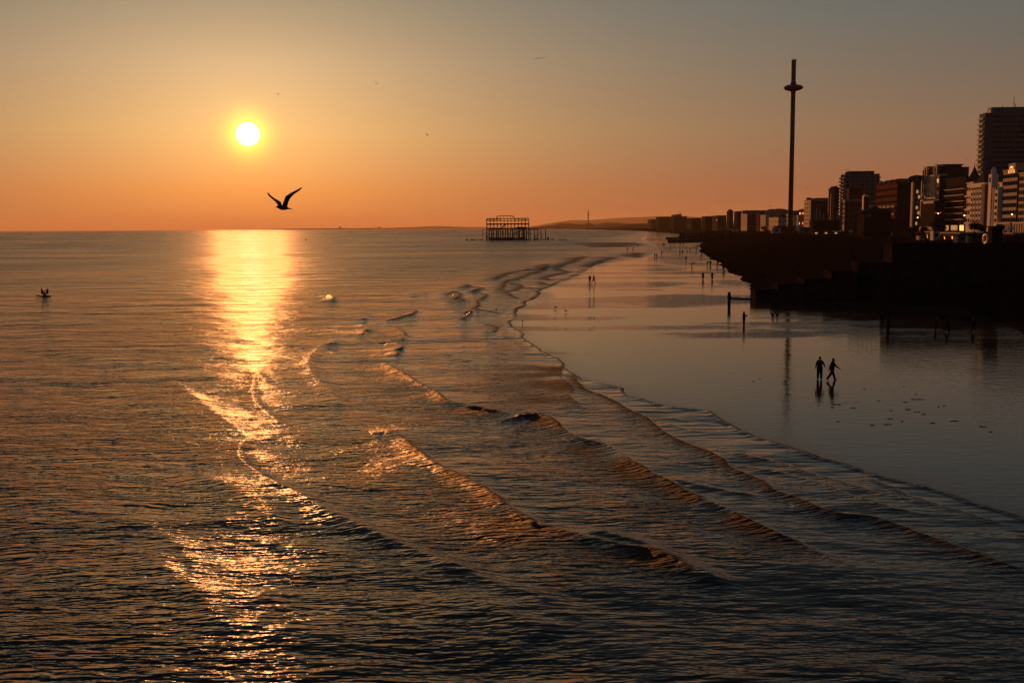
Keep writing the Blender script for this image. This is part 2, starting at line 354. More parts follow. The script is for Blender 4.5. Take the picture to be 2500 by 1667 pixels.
    # the thin front edge of the wash
    er = d+.10*vnoise(X, Y, .8, 71)+.25*vnoise(X, Y, 3.0, 72)
    lip = np.maximum(.25, .6*dr)
    Z = Z*smooth(-.4, -7, er)*1.0+Z*0.25*(1-smooth(-.4, -7, er))
    Z += .012+.045*np.exp(-((er+lip)/lip)**2)*np.minimum(4, lip/.25)
    Z -= .6*smooth(-.05, .9*np.maximum(1, dr*.9), er)
    foam = np.maximum(foam, .85*np.exp(-((er+.25*lip)/(.8*lip))**2)*(.7+.4*vnoise(X, Y, 6, 74))*np.interp(dr, [0, .8, 2.5, 8], [1, .8, .45, .1]))  # dark rim painted along the wash, standing for its darker reflection
    rip = .30+.70*smooth(8, 50, seaw)
    rip = rip*(.80+.35*fbm(X, Y, 45, 81, 3)+.18*vnoise(X, Y, 260, 85))*(1-.45*calm)
    rip = rip*(1-.75*smooth(-6, -.2, er))
    rr = np.interp(np.log(Rr), np.log([15, 45, 90, 160, 300, 700, 5000]), [.045, .050, .075, .13, .185, .235, .265])
    rr = rr*(1+.55*fbm(X*.30, Y, 30, 87, 4)*smooth(80, 250, Rr))
    rr = rr*(.45+.55*smooth(2, 60, seaw)); rip = rip*np.interp(np.log(Rr), np.log([15, 60, 200, 600, 3000]), [1, 1, .85, .6, .35])
    return Z, rip, foam, d, rr

def slope_normal(t, layers, strength, layers2=None, strength2=None):
    """surface normal tilted by the true slope of layered noise, measured with a fixed step in metres"""
    geo = N(t, 'ShaderNodeNewGeometry'); pos = geo.outputs['Position']; e = .02
    tot = slope_of(t, layers, pos, e, strength)
    if layers2: tot = VMATH(t, 'ADD', tot, slope_of(t, layers2, pos, e, strength2))
    return VMATH(t, 'NORMALIZE', VMATH(t, 'SUBTRACT', geo.outputs['Normal'], tot))
def slope_of(t, layers, pos, e, strength):
    outs = []
    for off in ((0, 0, 0), (e, 0, 0), (0, e, 0)):
        acc = None
        for (sx, sy, rot, scale, detail, amp, rough) in layers:
            mp = N(t, 'ShaderNodeMapping'); mp.inputs['Rotation'].default_value = (0, 0, rot); mp.inputs['Scale'].default_value = (sx, sy, 1)
            t.links.new(VMATH(t, 'ADD', pos, off), mp.inputs['Vector'])
            no = N(t, 'ShaderNodeTexNoise'); no.noise_dimensions = '2D'; no.normalize = False
            no.inputs['Scale'].default_value = scale; no.inputs['Detail'].default_value = detail; no.inputs['Roughness'].default_value = rough
            t.links.new(mp.outputs[0], no.inputs['Vector'])
            v = MATH(t, 'MULTIPLY', no.outputs['Fac'], amp)
            acc = v if acc is None else MATH(t, 'ADD', acc, v)
        outs.append(acc)
    gx = MATH(t, 'DIVIDE', MATH(t, 'SUBTRACT', outs[1], outs[0]), e); gy = MATH(t, 'DIVIDE', MATH(t, 'SUBTRACT', outs[2], outs[0]), e)
    cb = N(t, 'ShaderNodeCombineXYZ'); t.links.new(gx, cb.inputs[0]); t.links.new(gy, cb.inputs[1])
    return VMATH(t, 'SCALE', cb.outputs[0], s=strength)

sea_m = bpy.data.materials.new("sea_water"); sea_m.use_nodes = True; t = sea_m.node_tree
pb = t.nodes['Principled BSDF']
asp = N(t, 'ShaderNodeAttribute', attribute_name='spread'); ar = N(t, 'ShaderNodeAttribute', attribute_name='ripple'); af = N(t, 'ShaderNodeAttribute', attribute_name='foam')
foamn = N(t, 'ShaderNodeTexNoise'); foamn.inputs['Scale'].default_value = 5.0; foamn.inputs['Detail'].default_value = 6; foamn.inputs['Roughness'].default_value = .7
gp = N(t, 'ShaderNodeNewGeometry'); t.links.new(gp.outputs['Position'], foamn.inputs['Vector'])
fm = N(t, 'ShaderNodeMapRange'); t.links.new(MATH(t, 'ADD', MATH(t, 'MULTIPLY', af.outputs['Fac'], .75), MATH(t, 'SUBTRACT', foamn.outputs['Fac'], .5)), fm.inputs['Value'])
fm.inputs['From Min'].default_value = .12; fm.inputs['From Max'].default_value = .5
mixc = N(t, 'ShaderNodeMix', data_type='RGBA'); t.links.new(fm.outputs[0], mixc.inputs['Factor'])
mixc.inputs['A'].default_value = (.011, .019, .018, 1); mixc.inputs['B'].default_value = (.040, .028, .022, 1)  # dark brown second colour has the shade of wave backs put in
t.links.new(mixc.outputs['Result'], pb.inputs['Base Color'])
pb.inputs['IOR'].default_value = 1.333
t.links.new(MATH(t, 'MULTIPLY_ADD', fm.outputs[0], -.42, .5), pb.inputs['Specular IOR Level'])
t.links.new(MATH(t, 'ADD', MATH(t, 'MULTIPLY', fm.outputs[0], .62), asp.outputs['Fac']), pb.inputs['Roughness'])
st = MATH(t, 'ADD', ar.outputs['Fac'], MATH(t, 'MULTIPLY', af.outputs['Fac'], 1.2))
t.links.new(slope_normal(t, [(.30, 1.0, R(4), 3.1, 1.8, .074, .55), (.45, 1.0, R(-16), 1.5, 1.0, .028, .5), (.75, 1.0, 0, 7.0, 0.0, .0085, .5)], st, [(.40, 1.0, R(8), .11, 4.0, 4.2, .62)], asp.outputs['Fac']), pb.inputs['Normal'])

sea = fan(np.concatenate([AZ(-62, -30, 70)[:-1], AZ(-30, 30, 1060), AZ(30, 58, 60)[1:]]), radii(.8, 18, 42000),
          lambda X, Y, r: r[3] < 2.5, sea_fun, "sea", sea_m, ('ripple', 'foam', 'edge', 'spread'))
tag(sea, kind='structure')

# ------------------------------------------------------------------ wet sand and shingle
def sand_fun(X, Y, Rr):
    d = seg_dist(X, Y, EDGE)
    Z = np.where(d > 0, .0, -.03*np.minimum(-d, 60)-.12*smooth(0, 4, -d))
    Z = Z+.004*vnoise(X, Y, 6, 91)*(d > 0)
    rough = smooth(.1, .42, fbm(X*.42, Y*1.0, 9, 93, 4)+.15*smooth(60, 250, Y)-.12)
    for px, py, hw, hh, k in ((1505,614,62,6,1.0),(1590,612,70,4,.8),(1660,642,55,4,.6),(1480,697,140,7,.9),(1560,697,110,5,.8),(1600,734,220,13,.9),(1780,732,190,12,.9),(1400,742,120,9,.6),(1300,720,60,10,.5),(1620,800,230,6,.7),(1850,790,160,4,.7),(2000,800,120,5,.6),(1770,660,60,4,.7),(1790,690,60,8,.6),(1720,620,40,10,.5),(1680,583,40,3,.6)):
        c = G(px, py); ry = abs(G(px, py-hh)[1]-G(px, py+hh)[1])/2; rx = hw/FPX*c[1]
        q = ((X-c[0])/rx)**2+((Y-c[1])/ry)**2+.6*fbm(X, Y, max(4, ry*.7), 97, 3)
        rough = np.maximum(rough, k*(1-smooth(.35, 1.15, q)))
    rough = np.maximum(rough, .35*smooth(-.1, .5, fbm(X*.25, Y, 14, 99, 4))*smooth(30, 70, X))
    wet = 1-.9*np.exp(-np.clip(d-.2, 0, None)/2.2)*smooth(-.1, .2, d)
    return Z, rough, wet, d
sand_m = bpy.data.materials.new("wet_sand"); sand_m.use_nodes = True; t = sand_m.node_tree; pb = t.nodes['Principled BSDF']
ar = N(t, 'ShaderNodeAttribute', attribute_name='patch'); aw = N(t, 'ShaderNodeAttribute', attribute_name='film')
no = N(t, 'ShaderNodeTexNoise'); no.inputs['Scale'].default_value = .5; no.inputs['Detail'].default_value = 8; gp = N(t, 'ShaderNodeNewGeometry'); t.links.new(gp.outputs['Position'], no.inputs['Vector'])
cr = N(t, 'ShaderNodeMix', data_type='RGBA'); t.links.new(no.outputs['Fac'], cr.inputs['Factor']); cr.inputs['A'].default_value = (.030,.022,.015,1); cr.inputs['B'].default_value = (.055,.042,.030,1)
t.links.new(cr.outputs['Result'], pb.inputs['Base Color']); pb.inputs['IOR'].default_value = 1.333
t.links.new(MATH(t, 'ADD', MATH(t, 'MULTIPLY', MATH(t, 'SUBTRACT', 1.0, aw.outputs['Fac']), .16), .035), pb.inputs['Roughness'])
st = MATH(t, 'ADD', MATH(t, 'MULTIPLY', ar.outputs['Fac'], .55), .07)
t.links.new(slope_normal(t, [(.40, 1.0, R(5), 1.6, 3.0, .045, .6)], st), pb.inputs['Normal'])
sand = fan(np.concatenate([AZ(-14, 31, 620), AZ(31, 62, 60)[1:]]), radii(1.2, 15, 42000),
           lambda X, Y, r: r[3] > -70, sand_fun, "wet_sand", sand_m, ('patch', 'film', 'edge'))
tag(sand, kind='structure')

shingle_m = bpy.data.materials.new("shingle"); shingle_m.use_nodes = True; t = shingle_m.node_tree; pb = t.nodes['Principled BSDF']
gp = N(t, 'ShaderNodeNewGeometry'); n1 = N(t, 'ShaderNodeTexNoise'); n1.inputs['Scale'].default_value = .12; n1.inputs['Detail'].default_value = 10; n1.inputs['Roughness'].default_value = .7
vo = N(t, 'ShaderNodeTexVoronoi'); vo.inputs['Scale'].default_value = 3.0
for n_ in (n1, vo): t.links.new(gp.outputs['Position'], n_.inputs['Vector'])
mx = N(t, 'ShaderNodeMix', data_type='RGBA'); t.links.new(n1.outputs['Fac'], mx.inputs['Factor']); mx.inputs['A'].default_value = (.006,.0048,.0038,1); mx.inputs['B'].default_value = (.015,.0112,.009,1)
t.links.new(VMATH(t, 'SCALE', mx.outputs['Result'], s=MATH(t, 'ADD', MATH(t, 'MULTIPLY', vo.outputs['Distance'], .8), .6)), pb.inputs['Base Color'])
pb.inputs['Roughness'].default_value = .85; pb.inputs['Specular IOR Level'].default_value = .0
bn = N(t, 'ShaderNodeBump'); bn.inputs['Strength'].default_value = .6; bn.inputs['Distance'].default_value = .08
t.links.new(MATH(t, 'ADD', vo.outputs['Distance'], n1.outputs['Fac']), bn.inputs['Height']); t.links.new(bn.outputs[0], pb.inputs['Normal'])
def shingle_fun(X, Y, Rr):
    e = seg_dist(X, Y, LAND)+.5*vnoise(X, Y, 4, 101)+1.3*vnoise(X, Y, 17, 102)*smooth(60, 200, Y)
    return land_z(X, Y, e), e
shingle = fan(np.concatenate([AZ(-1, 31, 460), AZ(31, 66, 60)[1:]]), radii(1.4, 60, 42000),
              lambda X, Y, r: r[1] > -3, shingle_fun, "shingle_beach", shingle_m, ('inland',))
tag(shingle, kind='structure')
def ground_z(x, y):
    e = float(seg_dist(np.array([x]), np.array([y]), LAND)[0])+.5*float(vnoise(np.array([x]), np.array([y]), 4, 101)[0])+1.3*float(vnoise(np.array([x]), np.array([y]), 17, 102)[0])*float(smooth(60, 200, np.array([y]))[0])
    return max(0.0, float(land_z(np.array([x]), np.array([y]), np.array([e]))[0]))
def on_beach(px, py):
    """the place on the beach surface seen at a pixel"""
    d = ray(px, py); lo = 40.0
    while lo < 1500:
        t = lo/d.y; x = d.x*t; z = CAM_H+d.z*t
        if z <= ground_z(x, lo): return (x, lo, ground_z(x, lo))
        lo *= 1.01
    return None
# ------------------------------------------------------------------ materials
M = dict(
 iron=mat_basic("rusted_iron", (.030,.016,.012), .8, .35, 2),
 conc=mat_basic("weathered_concrete", (.022,.019,.017), .85, .35, .8, bump=.4),
 timber=mat_basic("wet_timber", (.020,.015,.012), .7, .3, 4),
 stone=mat_basic("pale_render", (.33,.29,.25), .8, .12, .25),
 cream=mat_basic("cream_render", (.45,.40,.34), .8, .10, .3),
 white=mat_basic("white_render", (.58,.54,.49), .7, .08, .3),
 grey=mat_basic("grey_panels", (.07,.115,.14), .75, .12, .2),
 slate=mat_basic("slate_roof", (.035,.037,.042), .7, .25, 1.5),
 brick=mat_basic("red_brick", (.085,.040,.031), .85, .2, 1.2),
 dark=mat_basic("dark_cladding", (.030,.026,.026), .6, .2, .6),
 olive=mat_basic("brown_cladding", (.060,.048,.040), .7, .2, .6),
 steel=mat_basic("weathered_steel", (.055,.052,.055), .6, .15, .6, metal=.2),
 glass=mat_basic("dark_glass", (.012,.014,.018), .5, .2, .5),
 canvas=mat_basic("pale_canvas", (.38,.40,.42), .8, .1, 1),
 redcloth=mat_basic("red_canvas", (.45,.05,.04), .8, .1, 1),
 yellow=mat_basic("yellow_board", (.70,.42,.08), .5, .1, 1),
 bronze=mat_basic("polished_bronze", (.95,.75,.38), .3, .1, 3, spec=.8),
 skin=mat_basic("skin", (.22,.12,.085), .6, .08, 8),
 cloth=mat_basic("dark_cloth", (.020,.019,.024), .9, .2, 10),
 cloth2=mat_basic("brown_cloth", (.05,.028,.022), .9, .2, 10),
 hair=mat_basic("dark_hair", (.012,.009,.008), .6, .2, 20),
 feather=mat_basic("grey_feathers", (.06,.045,.042), .8, .15, 12),
 leaf=mat_basic("dark_foliage", (.030,.034,.018), .9, .4, 2),
 podglass=mat_basic('pod_glass', (.012,.014,.018), .12, .2, .5, spec=.6),
 hill=mat_basic("hazy_downs", (.045,.045,.035), .95, .3, .004, coord='Object'),
 tarmac=mat_basic("dark_roof", (.04,.038,.036), .9, .2, .5),
)
def lampmat(name, col, s):
    m = bpy.data.materials.new(name); m.use_nodes = True; b = m.node_tree.nodes['Principled BSDF']
    b.inputs['Base Color'].default_value = (*col, 1); b.inputs['Emission Color'].default_value = (*col, 1); b.inputs['Emission Strength'].default_value = s
    return m
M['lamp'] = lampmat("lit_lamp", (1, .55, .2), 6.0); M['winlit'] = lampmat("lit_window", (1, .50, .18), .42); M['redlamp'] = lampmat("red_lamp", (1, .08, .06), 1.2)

def kx(px, py=552): d = ray(px, py); return d.x/d.y
PROM = 9.3; TH = R(4.0)
def frame(px_c, py_top, D, px_far, px_side, base=PROM, th=TH):
    """near seaward corner, height, length of the sea front and width of the end wall"""
    k = kx(px_c, .5*(py_top+552)); top = AT(px_c, py_top, D); x = k*D; H = top.z-base
    kf = kx(px_far, .5*(py_top+552)); ks = kx(px_side, .5*(py_top+552))
    L = (x-kf*D)/(kf*math.cos(th)-math.sin(th)); W = (ks*D-x)/(math.cos(th)+ks*math.sin(th))
    return Vector((x, D, base)), H, max(L, 3), max(W, 4)
_unit = {}
def unit(kind, mat, sx, sy, sz):
    key = (kind, mat.name, round(sx, 2), round(sy, 2), round(sz, 2))
    if key not in _unit:
        mb = MB().box(-sx/2, sx/2, -sy/2, sy/2, 0, sz); o = mb.build(kind, mat); _unit[key] = o.data; bpy.data.objects.remove(o)
    return _unit[key]
def inst(kind, data, parent, loc, rz=0):
    o = bpy.data.objects.new(kind, data); COL.objects.link(o); o.parent = parent; o.location = loc; o.rotation_euler = (0, 0, rz); return o
def DL(x0=0): return 201.0/(x0-.0775)
def house(name, label, cat, px_far, px_c, px_side, py, D=None, wall='stone', fr=(5, 6), si=(4, 5), win=(1.5, 1.9), group=None, litwin=0, bays=0, bands=0, parapet=True, roof=None, th=TH, base=PROM, glass='glass', bandmat='cream', shade_wall=None):
    D = D or DL(kx(px_c)); p, H, L, W = frame(px_c, py, D, px_far, px_side, base, th)
    r = empty(name, p, -th); tag(r, label, cat, group)
    MB().box(0, W, 0, L, -3, H).build('wall', M[wall], r)
    if shade_wall: MB().box(.1, W+.02, -.15, -.02, -3, H-.3).build('end_wall', M[shade_wall], r)  # end wall in a darker material, its shade put into the colour
    if parapet: MB().box(-.35, W+.35, -.35, L+.35, H, H+.7).build('cornice', M[wall], r)
    fc, fl = fr; g0 = 4.0 if H > 14 else .8; fh = (H-g0-.8)/max(fl, 1)
    wx, wz = min(win[0], L/max(fc, 1)*.55), min(win[1], fh*.62)
    if fc and fl:
        d = unit('window', M[glass], .24, wx, wz)
        dl = unit('window_lit', M['winlit'], .24, wx, wz)
        for i in range(fc):
            for j in range(fl):
                lit = random.random() < litwin
                inst('window', dl if lit else d, r, (-.03, (i+.5)*L/fc, g0+j*fh+.25*fh))
    sc, sl_ = si
    if sc and sl_:
        fh2 = (H-g0-.8)/sl_; d2 = unit('window', M[glass], min(1.5, W/sc*.5), .24, min(win[1], fh2*.55))
        for i in range(sc):
            for j in range(sl_): inst('window', d2, r, ((i+.5)*W/sc, -.03 if not shade_wall else -.17, g0+j*fh2+.25*fh2))
    for i in range(bays):
        y = (i+.5)*L/bays; b = MB().box(-1.5, 0, y-L/bays*.30, y+L/bays*.30, 0, H-1.6).build('bay', M[wall], r)
        for j in range(fl): inst('bay_window', unit('bay_window', M[glass], .12, L/bays*.34, fh*.5), b, (-1.53, y, g0+j*fh+.3*fh))
    for j in range(bands):
        z = g0+j*(H-g0)/bands; MB().box(-1.1, 0, .2, L-.2, z, z+.9).build('balcony', M[bandmat], r)
    if roof == 'hip':
        MB().add([(0,0,H+.7),(W,0,H+.7),(W,L,H+.7),(0,L,H+.7),(W*.3,L*.25,H+4.2),(W*.7,L*.25,H+4.2),(W*.7,L*.75,H+4.2),(W*.3,L*.75,H+4.2)],[(0,1,5,4),(1,2,6,5),(2,3,7,6),(3,0,4,7),(4,5,6,7)]).build('roof', M['slate'], r)
    if roof == 'gable':
        MB().add([(0,0,H+.7),(W,0,H+.7),(W,L,H+.7),(0,L,H+.7),(W*.5,0,H+4.5),(W*.5,L,H+4.5)],[(0,1,4),(1,2,5,4),(2,3,5),(3,0,4,5)]).build('roof', M['slate'], r)
    return r, H, L, W

# ------------------------------------------------------------------ seafront, right to left
ROW = None
# tall slab block of flats
r, H, L, W = house('tower_block', 'tallest slab of flats at the right edge, bluish end wall and sunlit balcony edge', 'tower block', 2386, 2400, 2580, 276, 871, 'grey', fr=(0, 0), si=(0, 0), parapet=False)
for j in range(22):
    z = 3+j*(H-4)/22; MB().box(-1.6, 0, .6, L-.6, z, z+1.5).build('balcony', M['cream'], r)
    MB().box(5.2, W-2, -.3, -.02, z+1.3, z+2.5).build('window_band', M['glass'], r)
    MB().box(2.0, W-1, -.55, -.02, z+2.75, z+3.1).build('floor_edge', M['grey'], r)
for x in (5.0, 14, 24, 31): MB().box(x, x+.7, -.6, -.02, 0, H).build('pier_strip', M['grey'], r)
b = MB().box(6.0, W-2, 2, L-2, H, H+4.6).build('penthouse', M['grey'], r); MB().box(5.0, 6.0, 2, L-2, H, H+3.4).build('penthouse_wall', M['cream'], b)
m_ = MB(); m_.tube((24, 5, H+4.5), (24, 5, H+13.5), .28, .08); m_.tube((23, 5, H+7.5), (25.5, 5, H+6.8), .12); m_.tube((25.3, 5, H+4.5), (25.3, 5, H+8), .3, .1); m_.build('antenna', M['iron'], r)
MB().tube((15.2, 5, H+4.5), (15.2, 5, H+6.5), .3, .15).build('aerial', M['iron'], r)

r, H, L, W = house('hotel', 'pale grand hotel front with a lit fanlight arch in its tall centre', 'hotel', 2447, 2482, 2500, 415, None, 'stone', fr=(9, 7), si=(0, 0), win=(1.1, 1.9), shade_wall='dark')
c = MB().box(-.8, W, L*.06, L*.52, H, H+3.4).build('centre_gable', M['stone'], r)
ar_ = [(-.2, 0)]+[(3.6*math.cos(a), 3.2*math.sin(a)) for a in np.linspace(0, math.pi, 15)]
MB().add([(-1.05, L*.29+x, H-1.2+z) for x, z in ar_[1:]]+[(-.75, L*.29+x, H-1.2+z) for x, z in ar_[1:]], [tuple(range(15)), tuple(range(29, 14, -1))]+[(i, 15+i, 15+(i+1) % 15, (i+1) % 15) for i in range(15)]).build('arched_window', M['winlit'], c)
for q in range(5): MB().box(-1.2, -1.0, L*.29-2.5+q*1.25-.1, L*.29-2.5+q*1.25+.1, H-1.2, H+1.4).build('glazing_bar', M['stone'], c)
for i in range(8): MB().box(-2.6, 0, (i+.15)*L/8, (i+.55)*L/8, 0, 3.8).build('porch_pier', M['cream'], r)
MB().box(-2.8, 0, 0, L, 3.8, 4.6).build('porch_cornice', M['cream'], r)
r, H, L, W = house('hotel', 'pale hotel wing cut by the right edge of the picture, beside the arched hotel front', 'hotel', 2487, 2530, 2575, 420, 478, 'stone', fr=(9, 7), si=(0, 0), win=(1.1, 1.9), bays=0)
for i in range(7): MB().box(-2.6, 0, (i+.15)*L/7, (i+.55)*L/7, 0, 3.8).build('porch_pier', M['cream'], r)
MB().box(-2.8, 0, 0, L, 3.8, 4.6).build('porch_cornice', M['cream'], r)

r, H, L, W = house('hotel', 'white hotel with two sunlit bays and a thin domed turret, left of the arched hotel', 'hotel', 2421, 2445, 2449, 448, None, 'white', fr=(0, 6), si=(1, 5), bays=2)
tb = MB(); tb.box(-1.8, 1.6, L*.72, L*.72+4.2, 0, H+5).lathe([(0, 3.8), (.7, 3.2), (1.25, 2.2), (1.35, 1.2), (1.2, .0)], 12, (-.1, L*.72+2.1, H+5)); tb.build('turret', M['white'], r)
inst('turret_window', unit('turret_window', M['glass'], .2, 1.3, 2.4), r, (-1.85, L*.72+2.1, H+1.0))
r, H, L, W = house('hotel', 'hotel front with four tall sunlit bays under a heavy white parapet', 'hotel', 2375, 2403, 2421, 449, None, 'white', fr=(0, 7), si=(0, 0), bays=4, shade_wall='olive')
MB().box(-1.9, W*.3, 0, L, H-1.6, H-.02).build('parapet_band', M['white'], r)
MB().add([(W*.15,2,H),(W,2,H),(W,L,H),(W*.15,L,H),(W*.3,6,H+5),(W,6,H+5.5),(W,L-6,H+5.5),(W*.3,L-6,H+5)],[(0,1,5,4),(1,2,6,5),(2,3,7,6),(3,0,4,7),(4,5,6,7)]).build('roof', M['slate'], r)
r, H, L, W = house('hotel', 'narrow white gabled hotel with stacked balconies and a black witch-hat spire', 'hotel', 2359, 2374, 2382, 447, None, 'white', fr=(3, 5), si=(0, 0), bands=3, bandmat='white')
MB().lathe([(0, 11.0), (.25, 8.2), (1.8, 4.5), (3.6, 2.0), (4.2, 0)], 10, (3, L*.80, H+.6)).build('spire', M['slate'], r)
MB().prism([(-.3, H), (5.5, H), (2.6, H+3.6)], L*.1, L*.1+2.6).build('gable', M['brick'], r)

r, H, L, W = house('office_block', 'long dark modern block with thin sunlit floor edges above a bright shopfront', 'office block', 2309, 2357, 2368, 434, None, 'dark', fr=(0, 0), si=(0, 0), parapet=False)
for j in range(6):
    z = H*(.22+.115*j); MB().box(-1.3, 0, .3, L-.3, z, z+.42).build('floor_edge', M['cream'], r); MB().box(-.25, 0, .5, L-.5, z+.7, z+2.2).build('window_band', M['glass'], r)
MB().box(-1.0, W*.5, -.3, L*.98, H-.02, H+.5).build('roof_edge', M['olive'], r)
for i in range(9): inst('shop_window', unit('shop_window', M['winlit'] if i not in (2, 6) else M['glass'], .3, L/9*.82, 3.0), r, (-.12, (i+.5)*L/9, .4))
r, H, L, W = house('conference_centre', 'big plain dark hall behind the seafront with a wide flat overhanging roof', 'hall', 2289, 2296, 2363, 410, 700, 'olive', fr=(0, 0), si=(0, 0), parapet=False)
MB().box(.5, 12.5, -1, L+4, H, H+1.6).build('roof', M['slate'], r); MB().box(12.6, W, 0, L, H, H+.5).build('lower_roof', M['slate'], r); MB().box(-5.8, .45, 0, L, H-5, H-2.4).build('roof_shelf', M['slate'], r)
MB().prism([(-.5, H+1.6), (14, H+1.6), (13, H+2.3), (.5, H+2.3)], -1.2, L).build('roof_cap', M['slate'], r)

r, H, L, W = house('hotel', 'ornate hotel with sunlit columned top floors and two raised corner pavilions', 'hotel', 2250, 2292, 2305, 428, None, 'cream', fr=(8, 6), si=(0, 0), bays=0, shade_wall='olive', win=(2.2, 2.2), litwin=.12)
for y in (.06, .62):
    f = MB(); y0 = L*y; y1 = y0+L*.17
    f.box(-1.2, -.4, y0, y0+1.0, H+.02, H+5.2).box(-1.2, -.4, y1-1.0, y1, H+.02, H+5.2).box(-1.4, 3, y0-.6, y1+.6, H+5.2, H+6.2); f.build('pavilion', M['cream'], r)
    MB().box(1.5, W, y0+.2, y1-.2, H+.75, H+5.1).build('pavilion_wall', M['dark'], r)
for i in range(9): MB().tube((-1.5, (i+.5)*L/9, H*.62), (-1.5, (i+.5)*L/9, H-.1), .42, n=8).build('column', M['cream'], r)
MB().box(-2.1, -.02, 0, L, H*.585, H*.615).build('balcony', M['cream'], r); MB().box(0, W, 2, L, H+.72, H+4.6).build('attic', M['slate'], r)
MB().tube((2, L*.5, H+4), (3.4, L*.5, H+8.2), .2, .08).build('flagpole', M['iron'], r)
r, H, L, W = house('office_block', 'low blocky dark brown building with one sunlit ledge, in front of the ornate hotel', 'office block', 2247, 2283, 2309, 489, 610, 'dark', fr=(0, 0), si=(0, 0), parapet=False)
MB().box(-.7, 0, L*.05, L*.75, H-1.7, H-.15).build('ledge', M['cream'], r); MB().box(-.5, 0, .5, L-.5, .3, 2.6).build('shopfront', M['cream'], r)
r, H, L, W = house('hotel', 'round-cornered bluish hotel tower with a bright edge and paired pale windows', 'hotel', 2225, 2229, 2247, 441, 655, 'grey', fr=(0, 0), si=(0, 0), parapet=False)
MB().lathe([(0, 3.4), (3.0, 3.0), (4.6, 2.0), (5.4, .6), (5.5, 0)], 16, (W*.5, L*.5, H-.02)).build('roof', M['slate'], r)
MB().box(-.5, .6, -.5, L, 0, H-1).build('lit_edge', M['cream'], r)  # cream slab paints the narrow sea front as sunlit
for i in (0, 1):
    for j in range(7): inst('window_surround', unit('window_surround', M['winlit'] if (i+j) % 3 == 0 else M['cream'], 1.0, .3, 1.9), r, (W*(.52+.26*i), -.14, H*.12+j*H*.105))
r, H, L, W = house('hotel', 'long red brick hotel with rows of pale lower windows and a black end wall', 'hotel', 2138, 2189, 2225, 449, None, 'brick', fr=(14, 6), si=(0, 0), win=(2.2, 1.8), shade_wall='dark')
for j in range(3):
    for g_ in range(5): MB().box(-1.3, 0, L*(.03+.2*g_), L*(.17+.2*g_), 5.0+j*5.2, 6.5+j*5.2).build('balcony', M['stone'], r)
for q in (.1, .34, .58, .82): MB().prism([(-1.0, H+.6), (4.6, H+.6), (1.8, H+3.6)], L*q, L*q+5).build('gable', M['brick'], r)
MB().box(4, W, L*.1, L*.75, H+.72, H+2.8).build('penthouse', M['stone'], r); MB().box(2.5, W+.5, L*.05, L*.8, H+2.8, H+3.5).build('penthouse_roof', M['slate'], r)
r, H, L, W = house('office_block', 'dark slab behind the red brick hotel with a stepped tank room on top', 'office block', 2195, 2201, 2240, 446, 735, 'dark', fr=(0, 0), si=(0, 0))
MB().box(W*.55, W*.9, 1, L, H+.72, H+3.6).build('tank_room', M['dark'], r)

r, H, L, W = house('tower_block', 'broad pale tower of flats with stacked balconies, standing behind lower seafront blocks', 'tower block', 2051, 2063, 2146, 425, 977, 'grey', fr=(0, 0), si=(7, 12), win=(2.4, 1.5), parapet=False)
for j in range(15):
    z = 3+j*(H-4)/15; MB().box(-1.7, 0, .5, L-.5, z, z+1.3).build('balcony', M['stone'], r); MB().box(W-.02, W+1.2, .5, L*.3, z, z+1.3).build('balcony', M['stone'], r)
for x in (.36, .52, .66): MB().box(W*x, W*x+.6, -.35, -.02, 2, H).build('pier_strip', M['grey'], r)
MB().box(4, W-4.5, 2, L, H, H+2.6).build('penthouse', M['dark'], r)
for x in (1.5, 2.6, 10.5): MB().tube((x, 2, H), (x, 2, H+(5 if x < 5 else 3.9)), .18, .1).build('aerial', M['iron'], r)
house('flats', 'dark square brick block in front of the broad pale tower', 'flats', 2066, 2072, 2106, 462, 850, 'brick', fr=(0, 0), si=(0, 0), litwin=0, shade_wall='dark')
r, H, L, W = house('flats', 'low grey stone block at the foot of the broad pale tower', 'flats', 2057, 2062, 2106, 490, 830, 'stone', fr=(2, 5), si=(4, 4), shade_wall='olive')
r, H, L, W = house('flats', 'thin white slab with a rounded top edge, between the tower and the brick hotel', 'flats', 2104, 2108, 2114, 480, 800, 'white', fr=(0, 0), si=(0, 0), parapet=False, shade_wall='dark')
MB().prism([(0, H), (W, H), (W*.9, H+.8), (W*.6, H+1.5), (W*.3, H+1.5), (W*.08, H+.8)], 0, L).build('roof', M['white'], r)
r, H, L, W = house('flats', 'low white gabled houses stepping down beside the thin white slab', 'houses', 2114, 2136, 2140, 503, 790, 'white', fr=(6, 3), si=(0, 0), roof='gable')
house('flats', 'grey block with a dark flat top behind the low white gabled houses', 'flats', 2112, 2118, 2140, 481, 900, 'grey', fr=(0, 0), si=(3, 5), shade_wall='olive')
r, H, L, W = house('flats', 'slim dark tower of flats with one pale vertical strip, left of the broad pale tower', 'flats', 2022, 2036, 2048, 460, None, 'dark', fr=(3, 11), si=(0, 0), parapet=True)
MB().box(-.5, 0, L*.45, L*.55, 2, H-4).build('pale_strip', M['stone'], r); MB().box(1, W-1, 2, L-2, H+.7, H+2).build('roof_room', M['dark'], r)
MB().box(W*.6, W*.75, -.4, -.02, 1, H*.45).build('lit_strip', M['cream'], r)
r, H, L, W = house('hotel', 'cream hotel block with a brightly sunlit stepped front and small square windows', 'hotel', 1963, 1979, 2021, 490, None, 'cream', fr=(3, 6), si=(0, 0), win=(3.0, 1.6), shade_wall='olive')
MB().prism([(0, H+.7), (W, H+.7), (W, H+2.4), (5, H+2.4)], 0, L*.6).build('roof', M['slate'], r); MB().box(0, 4, L*.55, L*.7, H+.7, H+3.2).build('chimney', M['brick'], r)
